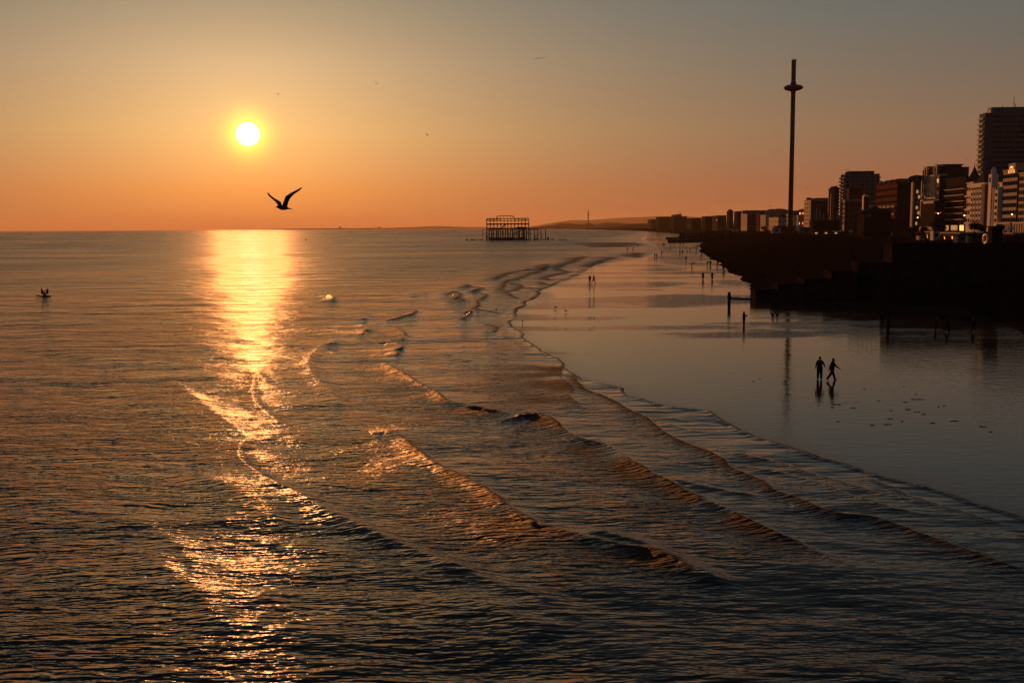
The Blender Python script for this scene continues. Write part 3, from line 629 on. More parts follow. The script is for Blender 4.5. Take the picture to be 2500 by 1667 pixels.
for q in range(3): MB().box(W*(.30+.2*q), W*(.30+.2*q)+1.2, -.6, -.16, 2, H*(.75-.1*q)).build('pilaster', M['stone'], r)
house('houses', 'short sunlit pink terrace left of the cream hotel block', 'houses', 1951, 1962, 1966, 512, None, 'brick', fr=(4, 3), si=(0, 0), litwin=.3)
# far end of the front
for (f, c_, s_, py, wall, lab, kw) in [
 (1937, 1948, 1953, 527, 'cream', 'small sunlit gabled villa just right of the observation tower base', dict(fr=(3, 2), si=(0, 0), roof='gable')),
 (1920, 1924, 1930, 524, 'cream', 'narrow sunlit house front just left of the observation tower base', dict(fr=(2, 3), si=(0, 0))),
 (1877, 1900, 1922, 532, 'cream', 'row of sunlit gabled villas left of the observation tower', dict(fr=(5, 2), si=(3, 2), roof='gable')),
 (1856, 1869, 1877, 526, 'cream', 'sunlit terrace with three bright floor bands, second group left of the observation tower', dict(fr=(4, 4), si=(2, 3))),
 (1846, 1853, 1857, 524, 'brick', 'tall narrow pink gabled house with a pointed roof', dict(fr=(2, 4), si=(0, 0), roof='gable')),
 (1809, 1824, 1846, 523, 'cream', 'square block with a bright sunlit front and a wide blank grey end wall', dict(fr=(4, 5), si=(0, 0), shade_wall='olive')),
 (1792, 1800, 1811, 517, 'dark', 'dark tall flats with pale floor lines, left of the blank grey end wall', dict(fr=(2, 6), si=(3, 6))),
 (1774, 1782, 1790, 518, 'dark', 'dark flats with a small pointed roof, highest at the far end of the front', dict(fr=(2, 5), si=(0, 0), roof='hip')),
 (1739, 1752, 1773, 527, 'olive', 'wide dark terrace with pinkish windows in the far part of the front', dict(fr=(3, 4), si=(3, 4), litwin=.15)),
 (1713, 1722, 1739, 529, 'dark', 'dark flat-topped block second from the far terrace', dict(fr=(2, 4), si=(2, 4))),
 (1676, 1690, 1712, 533, 'dark', 'low sloping far block with one bright window', dict(fr=(3, 3), si=(0, 0), litwin=.2)),
 (1633, 1645, 1677, 529, 'dark', 'long far block of flats with a raised roof room and aerials', dict(fr=(3, 4), si=(5, 3))),
 (1601, 1608, 1633, 530, 'dark', 'far bluish block of flats near the hills', dict(fr=(2, 3), si=(3, 3))),
 (1581, 1590, 1601, 536, 'olive', 'last small brick block at the far end of the seafront', dict(fr=(2, 3), si=(2, 3))),
]:
    r, H, L, W = house('seafront_block', lab, 'building', f, c_, s_, py, None, wall, **kw)
    if 'raised roof room' in lab:
        MB().box(W*.2, W*.6, 2, L-2, H+.7, H+6).build('roof_room', M['grey'], r)
        for q in (.42, .5, .58): MB().tube((W*q, 3, H+6), (W*q, 3, H+12), .35, .2).build('aerial', M['iron'], r)
house('flats', 'long dark flat-roofed mansion block rising behind the sunlit houses of the far front', 'flats', 1812, 1818, 1867, 515, 1560, 'dark', fr=(0, 0), si=(0, 0))
for k, (px0, px1, py, D, lab) in enumerate([(2165, 2206, 535, 600, 'low dark seafront arcade roof below the red brick hotel'), (1985, 2050, 540, 700, 'dark low beach club building right of the cream hotel')]):
    p = AT(px0, py, D); q = AT(px1, py, D); rr_ = empty('beach_building', (p.x, D, 7.0)); tag(rr_, lab, 'building')
    MB().box(0, q.x-p.x, 0, 8, -1, p.z-7.0).build('wall', M['dark'], rr_); MB().box(-.8, q.x-p.x+.8, -1.2, 8.5, p.z-7.0, p.z-6.5).build('roof', M['slate'], rr_)
    for i in range(5): inst('window', unit('window', M['glass'] if i % 2 else M['winlit'], 1.6, .2, 1.0), rr_, ((i+.7)*(q.x-p.x)/5.4, -.08, .6))

# observation tower with ring pod
D_T = 1081.0; kt = kx(1929.5, 545); ztop = AT(1940, 148, D_T).z
tw = empty('observation_tower', (kt*D_T, D_T, 8.5)); tag(tw, 'very tall thin dark observation mast with a flying-saucer pod near its top', 'observation tower')
hh = ztop-8.5; zp = AT(1938.2, 214.5, D_T).z-8.5; tw_x = 0
MB().tube((0, 0, 0), (0, 0, hh), 2.35, 2.2, 24).build('mast', M['steel'], tw, True)
mt = MB(); mt.box(-2.35, 2.35, -2.35, 2.35, hh, hh+.5).tube((0, 0, hh+.5), (0, 0, hh+2.2), .3, .2); mt.build('mast_cap', M['steel'], tw)
pod = MB().lathe([(2.4, 6.2), (2.7, 4.2), (3.4, 2.9), (5.6, 2.6), (7.9, 1.75), (9.3, .5), (9.6, -.3), (9.2, -1.1), (7.6, -2.2), (5.2, -2.9), (3.2, -3.3), (2.4, -4.2)], 48, (0, 0, zp)).build('pod', M['podglass'], tw, True)
MB().lathe([(9.35, .55), (9.62, .1), (9.75, -.3), (9.5, -.75)], 48, (0, 0, zp)).build('pod_rim', M['steel'], pod, True)
for a in np.radians(np.r_[np.arange(205, 250, 9), np.arange(292, 340, 9)]):
    inst('pod_panel', unit('pod_panel', M['canvas'], .9, .12, .9), pod, (8.35*math.cos(a), 8.35*math.sin(a), zp+.95), a+math.pi/2)
MB().box(-14, 16, -8, 10, -1, 4.2).build('base_building', M['dark'], tw)
MB().box(-15, 17, -9, 11, 4.2, 4.8).build('base_roof', M['slate'], tw)

# ruined pier
D_P = 1120.0
def PZ(X, Y): p = AT(1100+X/7.84, 500+Y/7.84, D_P); return p.x, p.z
x0, zd = PZ(690, 462); x1, _ = PZ(1500, 462); pr = empty('ruined_pier', (0, D_P, 0)); tag(pr, 'skeleton of a burnt-out pier pavilion standing on iron piles in the sea', 'pier ruin')
nx = 19; rows_ = (0, 11, 22)
for yi, y in enumerate(rows_):
    for i in range(nx if yi < 2 else 9):
        x = x0+(x1-x0)*i/((nx if yi < 2 else 9)-1)+random.uniform(-.3, .3)
        MB().tube((x, y, -1), (x+random.uniform(-.2, .2), y, zd-.5), .42+.16*random.random(), .36).build('pile', M['iron'], pr)
dk = MB(); n = 14
for i in range(n):
    xa = x0+(x1-x0)*i/n; xb = x0+(x1-x0)*(i+1)/n; h_ = .9+.5*random.random()+(1.0 if 9 < i < 13 else 0); dk.box(xa, xb, -1, 24, zd-.9, zd+h_-.6)
dk.build('lower_deck', M['iron'], pr)
_, zm = PZ(0, 372); _, zr = PZ(0, 310); _, zt = PZ(0, 268); _, za = PZ(0, 217)
br = MB()
for y in (0, 11, 22):
    for z, hh_ in ((PZ(0, 572)[1], .3),): br.box(x0-4, x1, y-.15, y+.15, z, z+hh_)
for i in range(10):
    xa = x0+(x1-x0)*i/10; br.tube((xa, 0, 1), (xa+4, 0, zd-1), .2, n=5)
for i in range(46): br.tube((random.uniform(x0, x1), random.uniform(0, 20), 0), (random.uniform(x0, x1), random.uniform(0, 20), random.uniform(1.2, 3.5)), .28, .2, 5)
br.build('pile_bracing', M['iron'], pr)
fl = MB()
for y in (0, 20): fl.box(x0-.4, x1+.3, y-.3, y+.3, zm-.5, zm+.5)
for i in range(8): xa = x0+(x1-x0)*i/7; fl.box(xa-.2, xa+.2, 0, 20, zm-.3, zm+.2)
fl.build('upper_floor', M['iron'], pr)
for y in (0, 20):
    for i in range(13):
        x = x0+(x1-x0)*i/12; t_ = zt if not (9 < i < 11 and y) else zr
        MB().tube((x, y, zd), (x+random.uniform(-.15, .15), y, t_-random.choice((0, 0, 0, .8))), .28, .24, 6).build('wall_post', M['iron'], pr)
    ev = MB(); xs = x0-1.2
    ev.box(xs, x1-.6, y-.22, y+.22, zr-.2, zr+.3)
    for i in range(12):
        xa = x0+(x1-x0)*i/12; xb = x0+(x1-x0)*(i+1)/12
        if i in (4, 5, 6, 7): continue
        ev.box(xa, xb, y-.25, y+.25, zt-.25, zt+.35); ev.tube((xa, y, zt), ((xa+xb)/2, y, zr), .2, n=5); ev.tube((xb, y, zt), ((xa+xb)/2, y, zr), .2, n=5)
    for i in range(4, 8):
        xa = x0+(x1-x0)*i/12; xb = x0+(x1-x0)*(i+1)/12; pts = [(xa+(xb-xa)*t/6, y, zt-.9+.9*math.sin(math.pi*t/6)) for t in range(7)]; ev.path(pts, .22, 5)
    for i in range(12):
        xa = x0+(x1-x0)*i/12; xb = x0+(x1-x0)*(i+1)/12; pts = [(xa+(xb-xa)*t/6, y, zm-.3-1.3*(1-math.sin(math.pi*t/6))) for t in range(7)]; ev.path(pts, .24, 5)
    ev.build('eaves_truss', M['iron'], pr)
rf = MB(); xa, _ = PZ(872, 0); xb, _ = PZ(1222, 0); c_ = (xa+xb)/2; hw = (xb-xa)/2
def arc(t, y, k=1.0): return (c_-hw*math.cos(math.pi*t)*(1 if True else 1), y, zt+(za-zt)*min(1, 1.35*math.sin(math.pi*t)**.75)*k)
for y in (3, 8, 13, 18): rf.path([arc(t/16, y) for t in range(17)], .26, 5)
for t in (3, 5, 7, 9, 11, 13): rf.tube(arc(t/16, 3), arc(t/16, 18), .2, n=5); rf.tube((arc(t/16, 3)[0], 3, zt), arc(t/16, 3), .2, n=5)
rf.tube((xa, 3, zt), (xa, 18, zt), .15, n=5); rf.tube((xb, 3, zt), (xb, 18, zt), .15, n=5); rf.box(xa, xb, 2.8, 3.2, zt-.1, zt+.15)
rf.build('roof_frame', M['iron'], pr)
wr = MB(); a_ = PZ(970, 455); b_ = PZ(1060, 385); wr.path([(a_[0], 5, a_[1]), ((a_[0]+b_[0])/2-.5, 5, (a_[1]+b_[1])/2+.6), (b_[0], 5, b_[1])], .55, 6)
a_ = PZ(1210, 560); b_ = PZ(1430, 455); wr.tube((a_[0], -1, a_[1]), (b_[0], -1, b_[1]), .4, n=6); wr.build('fallen_girder', M['iron'], pr)
ex = MB()
for X in (1530, 1605, 1670, 1735, 1825): a_ = PZ(X, 470); ex.tube((a_[0], 4, -1), (a_[0], 4, a_[1]), .26, n=6); ex.tube((a_[0], 14, -1), (a_[0], 14, a_[1]-.4), .26, n=6)
a_ = PZ(1500, 468); b_ = PZ(1690, 468); ex.box(a_[0], b_[0], 2, 16, a_[1]-.6, a_[1]+.4); b2 = PZ(1840, 466); ex.box(b_[0], b2[0], 3.8, 4.2, a_[1]-.1, a_[1]+.2)
for X in (1585, 1610, 1640, 1720): a_ = PZ(X, 660); b_ = PZ(X+40, 580); ex.tube((a_[0], 4, -.5), (b_[0], 4, b_[1]), .3, n=5)
z_ = PZ(0, 568)[1]; ex.box(PZ(1500, 0)[0], b2[0], 3.9, 4.1, z_, z_+.25)
a_ = PZ(1520, 0)[0]; b_ = PZ(1840, 0)[0]
for i in range(8): xx = a_+(b_-a_)*i/7; ex.tube((xx, 6, -.5), (xx+random.uniform(1, 3), 6, random.uniform(1, 2.6)), .5, .35, 5)
ex.build('broken_walkway', M['iron'], pr)
lf = MB(); a_ = PZ(612, 470); lf.tube((a_[0], 3, -1), (a_[0], 3, a_[1]), .28, n=6); lf.box(a_[0], x0, 2.8, 3.2, a_[1]-.9, a_[1]-.6); lf.box(a_[0]-.2, x0, 2.8, 3.2, z_-.3, z_); lf.build('landing_frame', M['iron'], pr)
k = 0
for X, Y, w, h_ in ((320, 665, 50, 30), (430, 660, 90, 30), (500, 655, 16, 30), (580, 660, 70, 22), (1870, 650, 40, 90), (1950, 645, 70, 22), (2110, 655, 90, 18), (2200, 650, 60, 24)):
    p = PZ(X, Y+12); s_ = .055; o = MB()
    for q in range(5): o.tube((random.uniform(-w, w)*.4*s_, random.uniform(-1, 1), -.6), (random.uniform(-w, w)*.45*s_, 0, random.uniform(.35, 1)*h_*s_), .35, .2, 6)
    o.tube((-w*.5*s_, 0, .1), (w*.5*s_, 0, .25), .4, .3, 6); o = o.build('wreckage', M['iron'])
    D_ = CAM_H*FPX/max(8, (500+(Y+15)/7.84-558)); o.location = (kx(1100+X/7.84, 586)*1110, 1110, 0)
    labs = ['leftmost heap of rusty wreckage left of the ruined pier', 'long low wreckage second from left of the ruined pier', 'short upright stump left of the ruined pier', 'wreckage touching the left leg of the ruined pier', 'tall broken stump right beside the ruined pier walkway', 'low wreckage right of the tall broken stump', 'flat wreckage bar farthest right of the ruined pier but one', 'rightmost heap of rusty wreckage beyond the pier']
    tag(o, labs[k], 'wreckage', 'rusty wreckage around the ruined pier'); k += 1

# ------------------------------------------------------------------ groynes and posts
gr = empty('stone_groyne', (0, 0, 0)); tag(gr, 'massive black concrete groyne stepping up the beach at right', 'groyne')
YG = 180.0
steps = [(1845, 1899, 710), (1899, 1964, 695.5), (1964, 2028, 683), (2028, 2093, 665), (2093, 2174, 644), (2174, 2900, 597)]
for i, (a_, b_, py) in enumerate(steps):
    z = AT((a_+min(b_, 2400))/2, py, YG).z; xa = kx(a_, 700)*YG; xb = kx(b_, 700)*YG
    m_ = MB().box(xa+(.004*i), xb, YG-.05*i, YG+4+.05*i, -1, z); m_ = m_.build('groyne_step', M['conc'], gr)
    MB().box(xa-.12, xb-.14, YG-.25, YG+4.25, z+.002, z+.22).build('coping', M['conc'], m_)
for i in range(8):
    px = 2080+i*11; x = kx(px, 650)*YG; z = 6.55 if px > 2093 else 5.0
    MB().tube((x, YG+.4, z-.3), (x, YG+.4, z+.95), .05, n=6).build('rail_post', M['iron'], gr)
def lie(p0, p1, name, lab, w, h, n=20, mat='conc', top=None):
    m_ = MB()
    for i in range(n):
        a_ = Vector(p0).lerp(Vector(p1), i/n); b_ = Vector(p0).lerp(Vector(p1), (i+1)/n)
        za_, zb_ = [max(top or 0, ground_z(q.x, q.y)*.8)+h for q in (a_, b_)]
        m_.add([(a_.x, a_.y-w/2, -1), (b_.x, b_.y-w/2, -1), (b_.x, b_.y+w/2, -1), (a_.x, a_.y+w/2, -1), (a_.x, a_.y-w/2, za_), (b_.x, b_.y-w/2, zb_), (b_.x, b_.y+w/2, zb_), (a_.x, a_.y+w/2, za_)],
               [(0,3,2,1),(4,5,6,7),(0,1,5,4),(1,2,6,5),(2,3,7,6),(3,0,4,7)])
    return tag(m_.build(name, M[mat]), lab, 'groyne')
lie((kx(1631, 592)*878, 878, 0), (kx(1850, 575)*930, 930, 0), 'low_groyne', 'nearer of the two flat black groynes at the far end of the wet sand', 5, 2.3)
lie((kx(1626, 583)*1120, 1120, 0), (kx(1760, 572)*1160, 1160, 0), 'low_groyne', 'farther of the two flat black groynes at the far end of the wet sand', 5, 2.0)
lie((kx(1782, 730)*186, 186, 0), (kx(1850, 733)*183, 183, 0), 'low_wall', 'thin low sunken wall running from the timber post to the black groyne', .6, .22, 8)
def post(px, pyf, hm, w, lab, knob=True):
    x, y = G(px, pyf); m_ = MB()
    m_.tube((0, 0, -.4), (0, 0, hm*.72), w*.95, w*.82, 10); m_.tube((0, 0, hm*.70), (0, 0, hm), w*1.1, w*.8, 10)
    if knob: m_.box(-w*1.25, w*1.25, -w*.8, w*.8, hm*.58, hm*.68)
    o = m_.build('timber_post', M['timber']); o.location = (x, y, 0); tag(o, lab, 'post')
post(1780, 747, 2.2, .26, 'stout round-topped timber post standing in the shallow water before the black groyne')
post(2168, 806, 2.3, .22, 'square black timber post standing in the pool beside a walking person', False)
for px, y_, lab in ((1661, 885, 'left one of the close pair of black masts on the far groyne'), (1669, 885, 'right one of the close pair of black masts on the far groyne'), (1712, 900, 'left one of the second pair of beach masts, right of the first pair'), (1721, 900, 'right one of the second pair of beach masts'), (1763, 905, 'lone dark beach mast right of the mast pairs'), (1783, 905, 'faint dark beach mast farthest right')):
    x = kx(px, 565)*y_; g = ground_z(x, y_); m_ = MB().tube((0, 0, -1), (0, 0, 8-g*.4), .55, .38, 8).box(-.9, .9, -.4, .4, 6.2-g*.4, 6.9-g*.4); o = m_.build('beach_mast', M['timber']); o.location = (x, y_, g); tag(o, lab, 'mast', 'dark masts on the far groynes')
# ring sculpture
bx_, by_ = kx(2406, 584)*176, 176.0; rg = empty('ring_sculpture', (bx_, by_, AT(2406, 596.5, 176).z)); tag(rg, 'upright metal ring sculpture with a sunlit rim at the end of the black groyne', 'sculpture')
vs = []; fs = []; nu, nv = 48, 14; R0, r0 = .72, .13
for i in range(nu):
    u = 2*math.pi*i/nu
    for j in range(nv):
        v = 2*math.pi*j/nv; rad = R0+r0*math.cos(v); vs.append((rad*math.cos(u), r0*1.3*math.sin(v), .05+R0+r0+rad*math.sin(u)))
for i in range(nu):
    for j in range(nv): fs.append((i*nv+j, ((i+1) % nu)*nv+j, ((i+1) % nu)*nv+(j+1) % nv, i*nv+(j+1) % nv))
ring = mesh_obj('ring', vs, fs, M['bronze'], rg, True); ring.rotation_euler = (0, 0, R(-88))
MB().box(-.5, .5, -.4, .4, -.12, .06).build('plinth', M['conc'], rg)
sh = empty('beach_shelter', (81.6, 180.5, 9.6)); tag(sh, 'dark upright kiosk beside the ring sculpture', 'kiosk')
MB().box(-.9, .9, -.8, .8, 0, 2.6).build('wall', M['dark'], sh); MB().box(-1.2, 1.2, -1.1, 1.1, 2.6, 2.8).build('roof', M['dark'], sh); MB().box(-.35, .35, -.9, -.8, .1, 2.1).build('door', M['iron'], sh)

# ------------------------------------------------------------------ promenade things
pv = empty('promenade_pavilion', (kx(2134, 545)*520, 520, 7.4)); tag(pv, 'dark low pavilion with a wide two-tier hipped roof below the red brick hotel', 'pavilion')
def hip(z0, z1, w0, w1, d0, d1): return [(-w0,-d0,z0),(w0,-d0,z0),(w0,d0,z0),(-w0,d0,z0),(-w1,-d1,z1),(w1,-d1,z1),(w1,d1,z1),(-w1,d1,z1)]
ff = [(0,3,2,1),(4,5,6,7),(0,1,5,4),(1,2,6,5),(2,3,7,6),(3,0,4,7)]
e1 = AT(2134, 517, 520).z-7.4; e2 = AT(2134, 502, 520).z-7.4
MB().box(-6.5, 6.5, -5, 5, 0, e1-.3).build('wall', M['dark'], pv); MB().add(hip(e1-.3, e1+1.2, 8.4, 4.0, 7, 3.4), ff).build('roof', M['slate'], pv); MB().add(hip(e1+1.2, e2, 2.6, .3, 2.2, .3), ff).build('upper_roof', M['slate'], pv)
for x in (-5.6, -4.6, -3.7): inst('window', unit('window', M['stone'], .35, .2, 1.7), pv, (x, -5.03, e1-2.6))
MB().box(-8.5, 8.5, -7, 7, 1.9, 2.2).build('terrace', M['dark'], pv)
def lampost(px, D, top_py, lab, lit=False, two=True):
    x = kx(px, 540)*D; g = ground_z(x, D); h = AT(px, top_py, D).z-g
    r = empty('street_lamp', (x, D, g)); tag(r, lab, 'lamp')
    MB().tube((0, 0, 0), (0, 0, h), .16, .09, 8).build('post', M['steel'], r); MB().tube((0, 0, h*.97), (.9, 0, h), .06, n=6).build('arm', M['steel'], r)
    MB().lathe([(0, .32), (.2, .26), (.3, 0), (.2, -.22), (0, -.3)], 12, (.9 if two else 0, 0, h+.1)).build('lantern', M['lamp'] if lit else M['steel'], r)
lampost(2186, 480, 501, 'tallest thin unlit lamp column in front of the black end wall of the brick hotel')
for px, py, D, lab in ((2354, 527, 470, 'brightest orange lit lamp, below the white hotels'), (2470, 524.5, 450, 'lit white lamp near the right edge under the arched hotel'), (2240, 532, 560, 'small lit lamp below the bluish hotel tower'), (2290, 522, 540, 'small lit lamp before the dark shopfront')):
    lampost(px, D, py, lab, True, False)
for px, py in ((2284, 520.5), (2295, 520.5)):
    x = kx(px)*540; g = ground_z(x, 540); h = AT(px, py, 540).z-g; r = empty('signal_post', (x, 540, g)); tag(r, 'thin post with a small red light, %s of two before the dark brown building' % ('left' if px < 2290 else 'right'), 'signal')
    MB().tube((0, 0, 0), (0, 0, h), .10, .08, 6).build('post', M['steel'], r); MB().box(-.14, .14, -.2, 0, h, h+.4).build('signal_light', M['redlamp'], r)
# arcade of arches under the promenade road
def arcade(px0, px1, D0, z0, h, lab, mat, n, lit):
    k0, k1 = kx(px0, 545), kx(px1, 545); x1 = k1*D0; L = (x1-k0*D0)/(k0*math.cos(TH)-math.sin(TH))
    r = empty('arcade', (x1, D0, z0), -TH); tag(r, lab, 'arcade'); MB().box(0, 4, 0, L, -2, h).build('wall', M[mat], r); MB().box(-.7, 4, 0, L, h, h+.35).build('coping', M['cream'], r)
    for i in range(n):
        w = L/n*.31; y = (i+.5)*L/n; ps = [(y-w, .1), (y+w, .1)]+[(y+w*math.cos(a), h*.5+min(w, h*.35)*math.sin(a)) for a in np.linspace(0, math.pi, 9)]
        MB().add([(-.12, a, b) for a, b in ps]+[(.1, a, b) for a, b in ps], [tuple(range(11)), tuple(range(21, 10, -1))]+[(q, 11+q, 11+(q+1) % 11, (q+1) % 11) for q in range(11)]).build('arch', M['winlit'] if i % lit == 0 else M['glass'], r)
    for i in range(n*2): inst('railing_post', unit('railing_post', M['iron'], .12, .12, 1.1), r, (-.5, (i+.5)*L/n/2, h+.352))
arcade(2291, 2349, 395, 6.0, 3.6, 'brick seafront arcade with glowing arches below the dark modern block', 'brick', 12, 4)
arcade(2424, 2478, 380, 6.2, 3.3, 'brick seafront arcade with glowing arches at the right edge', 'brick', 8, 2)
arcade(2262, 2289, 430, 6.2, 3.6, 'short brick arcade with lit fronts left of the long arcade', 'brick', 5, 2)
# parasols, kiosks, boards, tents on the beach terrace
def place(px, D): x = kx(px, 555)*D; return (x, D, ground_z(x, D))
for i, (px, D, m_, lab) in enumerate([(2243, 430, 'redcloth', 'red slanted parasol left of the pale tent'), (2118, 560, 'canvas', 'pale parasol below the brick hotel roof'), (2037, 620, 'canvas', 'left grey-blue parasol of two below the slim dark tower'), (2050, 610, 'canvas', 'right grey-blue parasol of two below the slim dark tower'), (2018, 640, 'redcloth', 'reddish parasol left of the grey-blue pair'), (2078, 600, 'cream', 'cream sunlit parasol below the broad pale tower'), (2468, 360, 'canvas', 'wide grey umbrella before the right edge arcade'), (2395, 385, 'canvas', 'grey umbrella left of the ring sculpture')]):
    r = empty('parasol', place(px, D)); tag(r, lab, 'parasol', 'parasols along the beach terraces'); s = 1.5
    MB().tube((0, 0, 0), (0, 0, 3.0), .05, n=6).build('pole', M['steel'], r); c_ = MB().lathe([(.02, .9), (s*.5, .6), (s, .12), (s*1.02, 0)], 10, (0, 0, 2.3)).build('canopy', M[m_], r)
for px, D, w, h_, m_, lab in [(2163, 540, 5.5, 2.0, 'cream', 'cream kiosk hut on the beach below the brick hotel'), (2251, 420, 3.2, 1.6, 'cream', 'small cream box kiosk beside the red parasol'), (2283, 400, 2.4, 3.6, 'white', 'tall white framed hut in front of the short arcade'), (2352, 330, 4.6, 2.3, 'grey', 'blue-grey shed right behind the standing yellow board'), (1895, 900, 7.5, 4.2, 'cream', 'sunlit pale kiosk left of the observation tower'), (1975, 850, 16, 4.4, 'grey', 'long dark bluish classical kiosk right of the observation tower'), (2085, 640, 4, 3.4, 'brick', 'small lit brick hut below the broad tower'), (1793, 1300, 9, 3.0, 'cream', 'bright low hut on the far beach'), (2105, 590, 1.6, 2.4, 'cream', 'narrow bright booth left of the dark pavilion')]:
    r = empty('beach_kiosk', place(px, D)); tag(r, lab, 'kiosk')
    MB().box(-w/2, w/2, -1.5, 1.5, -.8, h_).build('wall', M[m_], r); MB().box(-w/2-.3, w/2+.3, -1.9, 1.8, h_, h_+.25).build('roof', M['slate'], r)
    inst('hatch', unit('hatch', M['glass'], w*.5, .1, h_*.4), r, (0, -1.53, h_*.35))
r = empty('standing_board', place(2362.5, 322)); tag(r, 'tall yellow pointed board standing upright, glowing in the sun', 'board')
MB().add([(w_*math.cos(a_)*.5, .06*s_, z_) for s_ in (-1, 1) for z_, w_, a_ in [(.3, .5, 0), (1.0, .9, 0), (1.7, .8, 0), (2.4, .12, 0), (2.4, -.12, 0), (1.7, -.8, 0), (1.0, -.9, 0), (.3, -.5, 0)]],
         [tuple(range(8)), tuple(range(15, 7, -1))]+[(i, 8+i, 8+(i+1) % 8, (i+1) % 8) for i in range(8)]).build('board', M['yellow'], r); MB().box(-.4, .4, -.3, .3, 0, .3).build('stand', M['cream'], r)
for i, (px, D, s, lab) in enumerate([(2285, 480, 3.6, 'dark bushy tree below the dark brown building'), (2300, 470, 2.6, 'small dark tree right of the bushy tree'), (2225, 520, 3.2, 'dark tree below the bluish hotel tower'), (2256, 500, 3.0, 'dark round tree before the ornate hotel'), (2378, 430, 3.4, 'dark tree before the four-bay hotel'), (2397, 425, 2.6, 'dark small tree before the turreted hotel'), (1865, 1000, 4.5, 'dark windblown tree by the pale kiosk'), (1912, 1000, 4.0, 'dark tree just left of the observation tower base'), (2440, 420, 2.6, 'dark small tree below the arched hotel')]):
    x, y, g = place(px, D); r = empty('tree', (x, y, g)); tag(r, lab, 'tree', 'dark trees along the promenade'); MB().tube((0, 0, -.5), (.1, 0, s*.75), .22, .12, 7).build('trunk', M['timber'], r)
    q = MB(); rr2 = random.Random(i)
    for j in range(320):
        a = rr2.uniform(0, 6.28); b_ = math.acos(rr2.uniform(-1, 1)); rad = s*.62*rr2.random()**.4*(1+.25*math.sin(3*a+i)); c_ = Vector((rad*math.sin(b_)*math.cos(a), rad*math.sin(b_)*math.sin(a), s*1.0+rad*.75*math.cos(b_)))
        n_ = Vector((rr2.gauss(0, 1), rr2.gauss(0, 1), rr2.gauss(0, 1))).normalized(); u = n_.orthogonal().normalized()*.3; v = n_.cross(u); q.add([c_-u-v, c_+u-v*.6, c_+u*.7+v, c_-u*.8+v*.8], [(0, 1, 2, 3)])
    q.build('crown', M['leaf'], r)

# ------------------------------------------------------------------ hills and the far shore
def ridge(pts, D, depth, name, n=4, rough=.6, seed=1):
    """a long hill whose crest is given by picture points"""
    px = np.arange(pts[0][0], pts[-1][0]+.1, 3.0); py = np.interp(px, [p[0] for p in pts], [p[1] for p in pts])
    rr2 = np.random.default_rng(seed); py = py+np.convolve(rr2.normal(0, rough, len(px)+4), np.ones(5)/5, 'valid')
    V = []; F = []
    for i, (a, b) in enumerate(zip(px, py)):
        c = AT(float(a), float(b), D); k = c.x/D
        for f, zz in ((-1, -.02), (-.6, .45), (-.25, .86), (0, 1), (.5, .7), (1, -.02)): V.append((k*(D+f*depth), D+f*depth, max(c.z, 3)*zz if zz > 0 else -1))
    for i in range(len(px)-1):
        for j in range(5): F.append((i*6+j, (i+1)*6+j, (i+1)*6+j+1, i*6+j+1))
    o = mesh_obj(name, V, F, M['hill'], None, True); tag(o, kind='structure'); return o
ridge([(640, 560.4), (700, 558.5), (790, 557.5), (860, 557.3), (950, 556.3), (1010, 554.6), (1040, 552.8), (1080, 552.5), (1130, 554), (1200, 554.5), (1300, 553), (1345, 545), (1370, 541), (1395, 538), (1440, 537.5), (1520, 531.5), (1560, 530.5), (1620, 527.5), (1680, 528), (1740, 533), (1800, 540)], 32000, 3500, 'hills', rough=.25, seed=3)
ridge([(1290, 556), (1340, 551), (1372, 546), (1400, 547), (1430, 549), (1460, 546.5), (1480, 543.5), (1500, 544), (1530, 547), (1560, 546), (1600, 545), (1700, 545)], 12500, 1300, 'far_shore', rough=1.0, seed=5)
ridge([(1430, 556.5), (1500, 553.5), (1540, 548.5), (1580, 546.5), (1640, 541), (1700, 541), (1800, 545)], 7000, 700, 'near_shore', rough=1.0, seed=6)
ridge([(1830, 530), (1868, 515), (1880, 512.5), (1900, 510), (1915, 511), (1925, 514), (1950, 514), (1975, 512.5), (1990, 515), (2050, 525), (2300, 530)], 2300, 250, 'town_hill', rough=1.4, seed=7)
ch = empty('power_station', (kx(1436, 540)*11500, 11500, 3)); tag(ch, 'distant power station with one tall thin chimney on the hazy shore', 'power station')
zc = AT(1436, 514.5, 11500).z-3
MB().tube((0, 0, 0), (0, 0, zc), 6.9, 5.9, 12).build('chimney', M['conc'], ch); MB().box(-30, 36, -20, 20, -3, zc*.29).build('hall', M['conc'], ch); MB().prism([(36, -3), (66, -3), (66, zc*.12), (36, zc*.27)], -15, 15).build('annexe', M['conc'], ch)
for px, D, w, h_, lab in ((830, 31000, 70, 60, 'tiny far-off block on the hazy horizon, left of two'), (925, 31000, 90, 40, 'tiny far-off block on the hazy horizon, right of two')):
    p = AT(px, 555, D); r = empty('far_building', (p.x, D, 0)); tag(r, lab, 'building'); MB().box(-w/2, w/2, -30, 30, 0, h_*.8+30).build('wall', M['conc'], r); MB().box(-w/4, w/4, -20, 20, h_*.8+30, h_+36).build('roof_room', M['conc'], r)
# buoy
r = empty('buoy', (*G(747, 587), 0)); tag(r, 'small dark marker buoy far out to sea right of the sun glitter', 'buoy'); MB().tube((0, 0, -.5), (0, 0, .9), .9, .7, 12).build('float', M['iron'], r); MB().tube((0, 0, .9), (0, 0, 2.8), .25, .12, 8).build('topmark', M['iron'], r)
